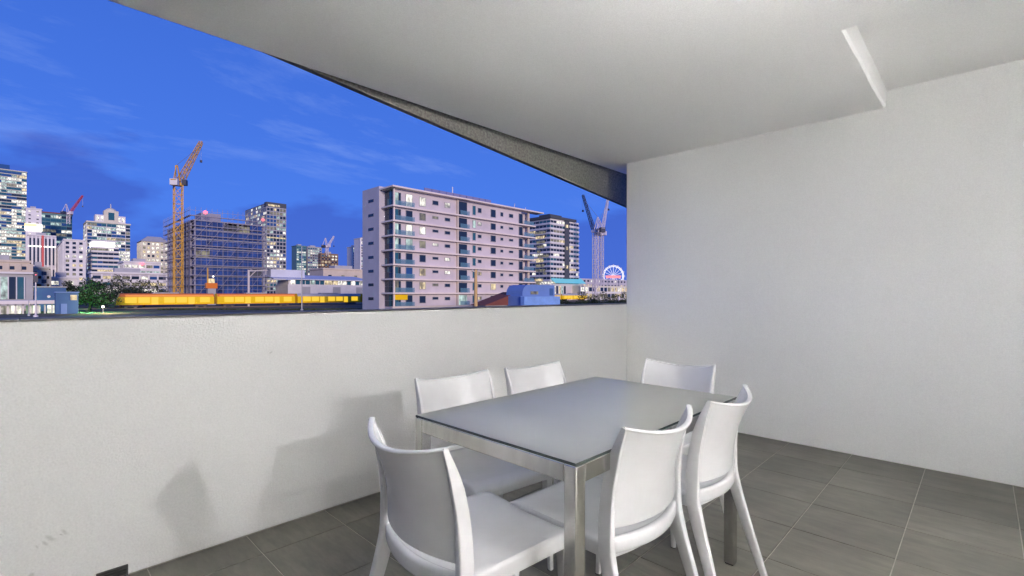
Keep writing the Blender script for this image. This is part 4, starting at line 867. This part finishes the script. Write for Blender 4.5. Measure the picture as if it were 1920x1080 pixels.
d = 82; cx, cy = at(908, d); x1 = x_on_y(972, cy)
t = empty('lean_to', ((cx + x1) / 2, cy + 2, GZ), 'low hut with a sloping maroon roof beside the blue shed', 'hut')
za, zb = zat(573, d), zat(547, d); q = MB(); q.quad((cx, cy, za), (x1, cy, za), (x1, cy, zb)); q.quad((cx, cy + 4, za), (x1, cy + 4, zb), (x1, cy + 4, za)); q.quad((cx, cy, za), (x1, cy, zb), (x1, cy + 4, zb), (cx, cy + 4, za)); q.quad((x1, cy, za), (x1, cy + 4, za), (x1, cy + 4, zb), (x1, cy, zb)); q.quad((cx, cy, za), (cx, cy + 4, za), (x1, cy + 4, za), (x1, cy, za))
q.build('roof', M['f_maroon'], t); MB().box(cx + 0.6, cy + 0.3, GZ, x1 - 0.2, cy + 3.7, za - 0.005).build('wall', M['f_beige'], t); MB().box(x1 - 2.6, cy - 0.09, zat(572, d), x1 - 0.3, cy - 0.01, zat(567, d)).build('sign', M['f_white'], t)

# --- tower right of the apartment building
t, b = block('banded_tower', 'white banded apartment tower with dark roof cap right of the pinkish building', 'tower', 985, 1032, 1085, 409, 300, M['f_white'], 3.0, 3.0, (8, 1, 1, 0, 1, 2, 0), (0.9, 0.5), 0.5, 0.0, trim=M['f_white'], roof=False)
cx, cy, x1, y1, z1 = b
MB().box(cx - 1.2, cy - 1.2, z1 + 0.01, x1 - 4, y1 + 1, z1 + 1.6).build('roof_cap', M['f_dark'], t); MB().box(cx + 3, cy + 3, z1 + 1.61, cx + 15, cy + 12, z1 + 3.4).build('plant_room', M['f_dark'], t)
xa = cx + (x1 - cx) * 0.46; MB().box(xa, cy - 0.62, zat(522, 300), xa + 5, cy - 0.51, z1).build('stair_strip', M['f_dark'], t)
for k in (0.18, 0.5, 0.88): MB().box(xa + 1.2, cy - 0.68, zat(522, 300) + (z1 - zat(522, 300)) * k, xa + 3.6, cy - 0.63, zat(522, 300) + (z1 - zat(522, 300)) * k + 2).build('stair_window', M['w_warm'], t)
for k in range(20):
    if rnd.random() < 0.7: zz = z1 - 3.2 - 3.0 * k; MB().box(cx - 0.62, cy + rnd.uniform(1, 9), zz, cx - 0.52, cy + rnd.uniform(10, 13), zz + 1.6).build('lit_bay', M['w_warm'] if rnd.random() < 0.4 else M['w_dim'], t)
d = 300; cx, cy = at(1036, d); x1 = x_on_y(1092, cy)
t = empty('market_stand', ((cx + x1) / 2, cy + 3, GZ), 'low pavilion with a bright turquoise awning under the banded tower', 'pavilion')
MB().box(cx, cy, GZ, x1, cy + 6, zat(531, d)).build('wall', M['f_pink'], t); q = MB(); z0_, z1_ = zat(531, d), zat(520, d); q.quad((cx - 0.5, cy - 2.5, z0_ + 0.2), (x1 + 0.5, cy - 2.5, z0_ + 0.2), (x1 + 0.5, cy + 1.5, z1_), (cx - 0.5, cy + 1.5, z1_)); q.quad((cx - 0.5, cy - 2.5, z0_ + 0.1), (cx - 0.5, cy + 1.5, z1_ - 0.1), (x1 + 0.5, cy + 1.5, z1_ - 0.1), (x1 + 0.5, cy - 2.5, z0_ + 0.1)); q.build('awning', lit('turquoise awning glow', (0.15, 0.62, 0.85), 0.75), t)
for k in range(5): MB().box(cx + 1 + k * 2.6, cy - 0.1, GZ + 0.5, cx + 2.8 + k * 2.6, cy - 0.01, zat(536, d)).build('shop_window', [M['w_white'], M['w_dark'], M['w_warm'], M['w_cool'], M['w_dark']][k], t)
block('shop_row', 'row of yellow-lit low shops under the white cranes', 'building', None, 1088, 1200, 535, 310, M['f_cream'], 4.0, 4.5, (2, 3, 5, 0, 2, 0, 0), (0.8, 0.6), 0.3, 0.2, trim=M['f_white'], depth=14, roof=False)
block('far_hall', 'distant grey hall below the ferris wheel', 'building', None, 1040, 1230, 520, 640, M['f_lilac'], 6, 9, (5, 1, 1, 0, 1, 0, 0), (0.5, 0.4), 0.3, 0.2, depth=30, roof=False)
def hedge(label, ua, ub, d, vt, lm, n=2200):
    ax_, ay_ = at(ua, d); bx_, by_ = at(ub, d); h = zat(vt, d) - GZ
    t = empty('hedge', ((ax_ + bx_) / 2, (ay_ + by_) / 2, GZ), label, 'hedge'); cr = MB(); off = root_loc(t)
    for i in range(n):
        q = rnd.random(); hh = h * (0.75 + 0.25 * math.sin(q * 23) * math.sin(q * 7 + 1)); p = Vector((ax_ + (bx_ - ax_) * q + rnd.gauss(0, 0.5), ay_ + (by_ - ay_) * q + rnd.gauss(0, 0.6), GZ + hh * rnd.random() ** 0.7)) - off
        a = Vector((rnd.gauss(0, 1), rnd.gauss(0, 1), rnd.gauss(0, 0.6))).normalized(); b = a.cross(Vector((rnd.gauss(0, 1), rnd.gauss(0, 1), rnd.gauss(0, 1)))).normalized(); s_ = 0.7 * rnd.uniform(0.5, 1.2)
        cr.quad(p - a * s_ * 0.5, p + b * s_ * 0.3, p + a * s_ * 0.5, p - b * s_ * 0.3)
    tag(cr.build('foliage', M[lm], t, local=True), kind='stuff')
hedge('dark green hedge along the line below the white cranes', 1046, 1185, 140, 561, 'leaf', 2600)
hedge('olive shrubs before the shop row near the balcony corner', 1085, 1180, 190, 546, 'leaf2', 1500)
hedge('low olive scrub along the foot of the yellow train', 300, 690, 122, 579, 'leaf2', 3200)
hedge('dark low hedge behind the platform canopy', 10, 175, 104, 590, 'leaf', 1800)

# --- cranes
def lattice(mb, p, q, w, n, chord, up=Vector((0, 0, 1)), taper=1.0):
    p, q = Vector(p), Vector(q); dr = (q - p).normalized(); a = dr.cross(up); a = Vector((1, 0, 0)) if a.length < 1e-3 else a.normalized(); b = dr.cross(a).normalized()
    cs = [(a * sx + b * sy) * (w / 2) for sx, sy in ((-1, -1), (1, -1), (1, 1), (-1, 1))]
    for c in cs: mb.bar(p + c, q + c * taper, chord)
    for i in range(n):
        for k in range(4):
            t0, t1 = i / n, (i + 1) / n; c0, c1 = cs[k], cs[(k + 1) % 4]
            if (i + k) % 2: c0, c1 = c1, c0
            f0, f1 = 1 + (taper - 1) * t0, 1 + (taper - 1) * t1
            mb.bar(p.lerp(q, t0) + c0 * f0, p.lerp(q, t1) + c1 * f1, chord * 0.6)
            mb.bar(p.lerp(q, t1) + cs[k] * f1, p.lerp(q, t1) + cs[(k + 1) % 4] * f1, chord * 0.55)
def crane(label, u, d, v_slew, ju, jd, jv, mast_m, jib_m, w=2.0, z0=None, cab_m=None, ballast_m=None, k=1.0, back=7.0):
    x, y = at(u, d); z0 = GZ if z0 is None else z0; zs = zat(v_slew, d)
    t = empty('tower_crane', (x, y, z0), label, 'crane', 'tower cranes on the skyline')
    mb = MB(); lattice(mb, (x, y, z0), (x, y, zs), w, max(3, int((zs - z0) / (w * 1.25))), 0.27 * k); mb.build('mast', mast_m, t)
    jx, jy = at(ju, jd); tip = Vector((jx, jy, zat(jv, jd))); hd = Vector((jx - x, jy - y, 0)).normalized(); foot = Vector((x, y, zs + 1.2 * k)) + hd * 1.2 * k
    mb = MB(); lattice(mb, foot, tip, w * 0.75, max(4, int((tip - foot).length / (w * 1.1))), 0.23 * k, taper=0.55); mb.build('jib', jib_m, t)
    MB().box(x - 1.5 * k, y - 1.5 * k, zs, x + 1.5 * k, y + 1.5 * k, zs + 1.1 * k).build('slewing_ring', mast_m, t)
    cj = Vector((x, y, zs + 1.2 * k)); ce = cj - hd * back * k
    MB().obox(cj - hd.cross(Vector((0, 0, 1))) * 1.0 * k, hd.cross(Vector((0, 0, 1))) * 2.0 * k, Vector((0, 0, 0.4 * k)), -hd * back * k).build('counter_jib', mast_m, t)
    sd_ = hd.cross(Vector((0, 0, 1)))
    MB().obox(ce - sd_ * 1.3 * k - Vector((0, 0, 1.8 * k)), sd_ * 2.6 * k, Vector((0, 0, 2.4 * k)), hd * 2.0 * k).build('counterweight', ballast_m or M['crane_dark'], t)
    cb_ = Vector((x, y, zs + 0.2 * k)) + sd_ * 2.2 * k; MB().obox(cb_ - sd_ * 0.7 * k - hd * 0.9 * k, sd_ * 1.5 * k, hd * 2.0 * k, Vector((0, 0, 2.2 * k))).build('cab', cab_m or mast_m, t)
    ap_ = cj - hd * back * 0.35 * k + Vector((0, 0, 6.5 * k)); mb = MB(); mb.bar(cj + sd_ * 0.8 * k, ap_ + sd_ * 0.3 * k, 0.35 * k); mb.bar(cj - sd_ * 0.8 * k, ap_ - sd_ * 0.3 * k, 0.35 * k); mb.bar(ce, ap_, 0.25 * k); mb.build('a_frame', mast_m, t)
    mb = MB(); mb.bar(ap_, foot.lerp(tip, 0.85), 0.12 * k); mb.bar(tip, tip - Vector((0, 0, 8 * k)), 0.10 * k); mb.build('cable', M['steel_grey'], t)
    MB().box(tip.x - 0.4 * k, tip.y - 0.4 * k, tip.z - 9 * k, tip.x + 0.4 * k, tip.y + 0.4 * k, tip.z - 8 * k).build('hook_block', M['crane_dark'], t)
    return t
crane('yellow luffing tower crane beside the scaffolded building', 334, 182, 348, 377, 205, 267, M['crane_yellow'], M['crane_yellow'], 2.6, cab_m=M['crane_dark'], ballast_m=M['f_white'], k=0.95, back=4.5)
crane('white tower crane with a dark raised jib near the balcony corner', 1116, 300, 436, 1093, 312, 366, M['crane_white'], M['crane_dark'], 2.4, k=1.2)
crane('white tower crane with a white jib, closest to the balcony corner', 1127, 330, 442, 1141, 342, 366, M['crane_white'], M['crane_white'], 2.4, k=1.2)
crane('small red and white crane on the teal glass block', 128, 485, 402, 155, 500, 367, M['crane_white'], M['crane_red'], 2.4, z0=zat(420, 485), k=1.3, back=5)
crane('small white crane on the brown half-built block', 613, 565, 464, 626, 575, 443, M['crane_white'], M['crane_white'], 2.6, z0=zat(480, 565), k=1.4, back=5)

# --- ferris wheel
d = 820; x, y = at(1150, d); r_ = 19.5 / F * d; zc_ = zat(517.5, d)
t = empty('ferris_wheel', (x, y, GZ), 'white lit ferris wheel on the horizon near the balcony corner', 'ferris wheel')
M['wheel'] = lit('lit wheel steel', (1.0, 0.95, 0.97), 1.5)
rv = Vector((VR.x, VR.y, 0)); nv = Vector((VD.x, VD.y, 0)); c0 = Vector((x, y, zc_)); up = Vector((0, 0, 1))
mb = MB(); nseg = 40
for k in range(nseg):
    a0, a1 = 2 * math.pi * k / nseg, 2 * math.pi * (k + 1) / nseg
    for rr in (r_, r_ * 0.9): mb.bar(c0 + (rv * math.cos(a0) + up * math.sin(a0)) * rr, c0 + (rv * math.cos(a1) + up * math.sin(a1)) * rr, 0.7)
mb.build('rim', M['wheel'], t)
for k in range(16):
    a0 = 2 * math.pi * k / 16; MB().bar(c0, c0 + (rv * math.cos(a0) + up * math.sin(a0)) * r_, 0.35).build('spoke', M['wheel'], t)
    p = c0 + (rv * math.cos(a0) + up * math.sin(a0)) * (r_ + 1.1); MB().box(p.x - 0.9, p.y - 0.9, p.z - 1.3, p.x + 0.9, p.y + 0.9, p.z + 0.7).build('gondola', M['f_white'], t)
MB().tube([c0 - nv * 1.5, c0 + nv * 1.5], 1.5, 12).build('hub', M['f_grey'], t)
for s_ in (-1, 1): MB().bar(c0, Vector((x + rv.x * s_ * 10, y + rv.y * s_ * 10, GZ)), 0.8).build('support_leg', M['crane_white'], t)
d = 600; x, y = at(1150, d); w_ = 14 / F * d
t = empty('lit_sign', (x, y, GZ), 'blurred red lit sign below the ferris wheel', 'sign')
MB().obox((x - rv.x * w_, y - rv.y * w_, zat(521.5, d)), rv * w_ * 2, nv * 0.5, up * (zat(516.5, d) - zat(521.5, d))).build('panel', M['glow_pink'], t)
for s_ in (-0.7, 0.7): MB().bar((x + rv.x * w_ * s_, y + rv.y * w_ * s_, GZ), (x + rv.x * w_ * s_, y + rv.y * w_ * s_, zat(521.6, d)), 0.5).build('post', M['steel_grey'], t)

# --- lit orange hoist at the foot of the scaffolding
x, y = at(396, 176); t = empty('site_hoist', (x, y, GZ), 'lit orange site hoist at the foot of the scaffolding', 'hoist'); zz = zat(541, 176) - GZ
MB().box(-1.3, -1.0, 0, 1.3, 1.0, zz).build('base', M['f_grey'], t, local=True); MB().box(-1.8, -1.1, zz + 0.01, 1.8, 1.1, zz + 2.0).build('cage', M['train_orange'], t, local=True, bevel=0.1)
MB().box(-0.9, -1.0, zz + 2.01, 0.9, 0.8, zz + 3.6).build('cab', M['w_warm'], t, local=True); MB().bar((-1.1, 0, zz + 2.0), (-1.1, 0, zz + 7.5), 0.3).build('guide_rail', M['crane_yellow'], t, local=True)
MB().lathe((0.4, -1.0, zz + 4.4), [(0, -0.4), (0.4, 0), (0, 0.4)], 10).build('work_light', M['glow_white'], t, local=True)
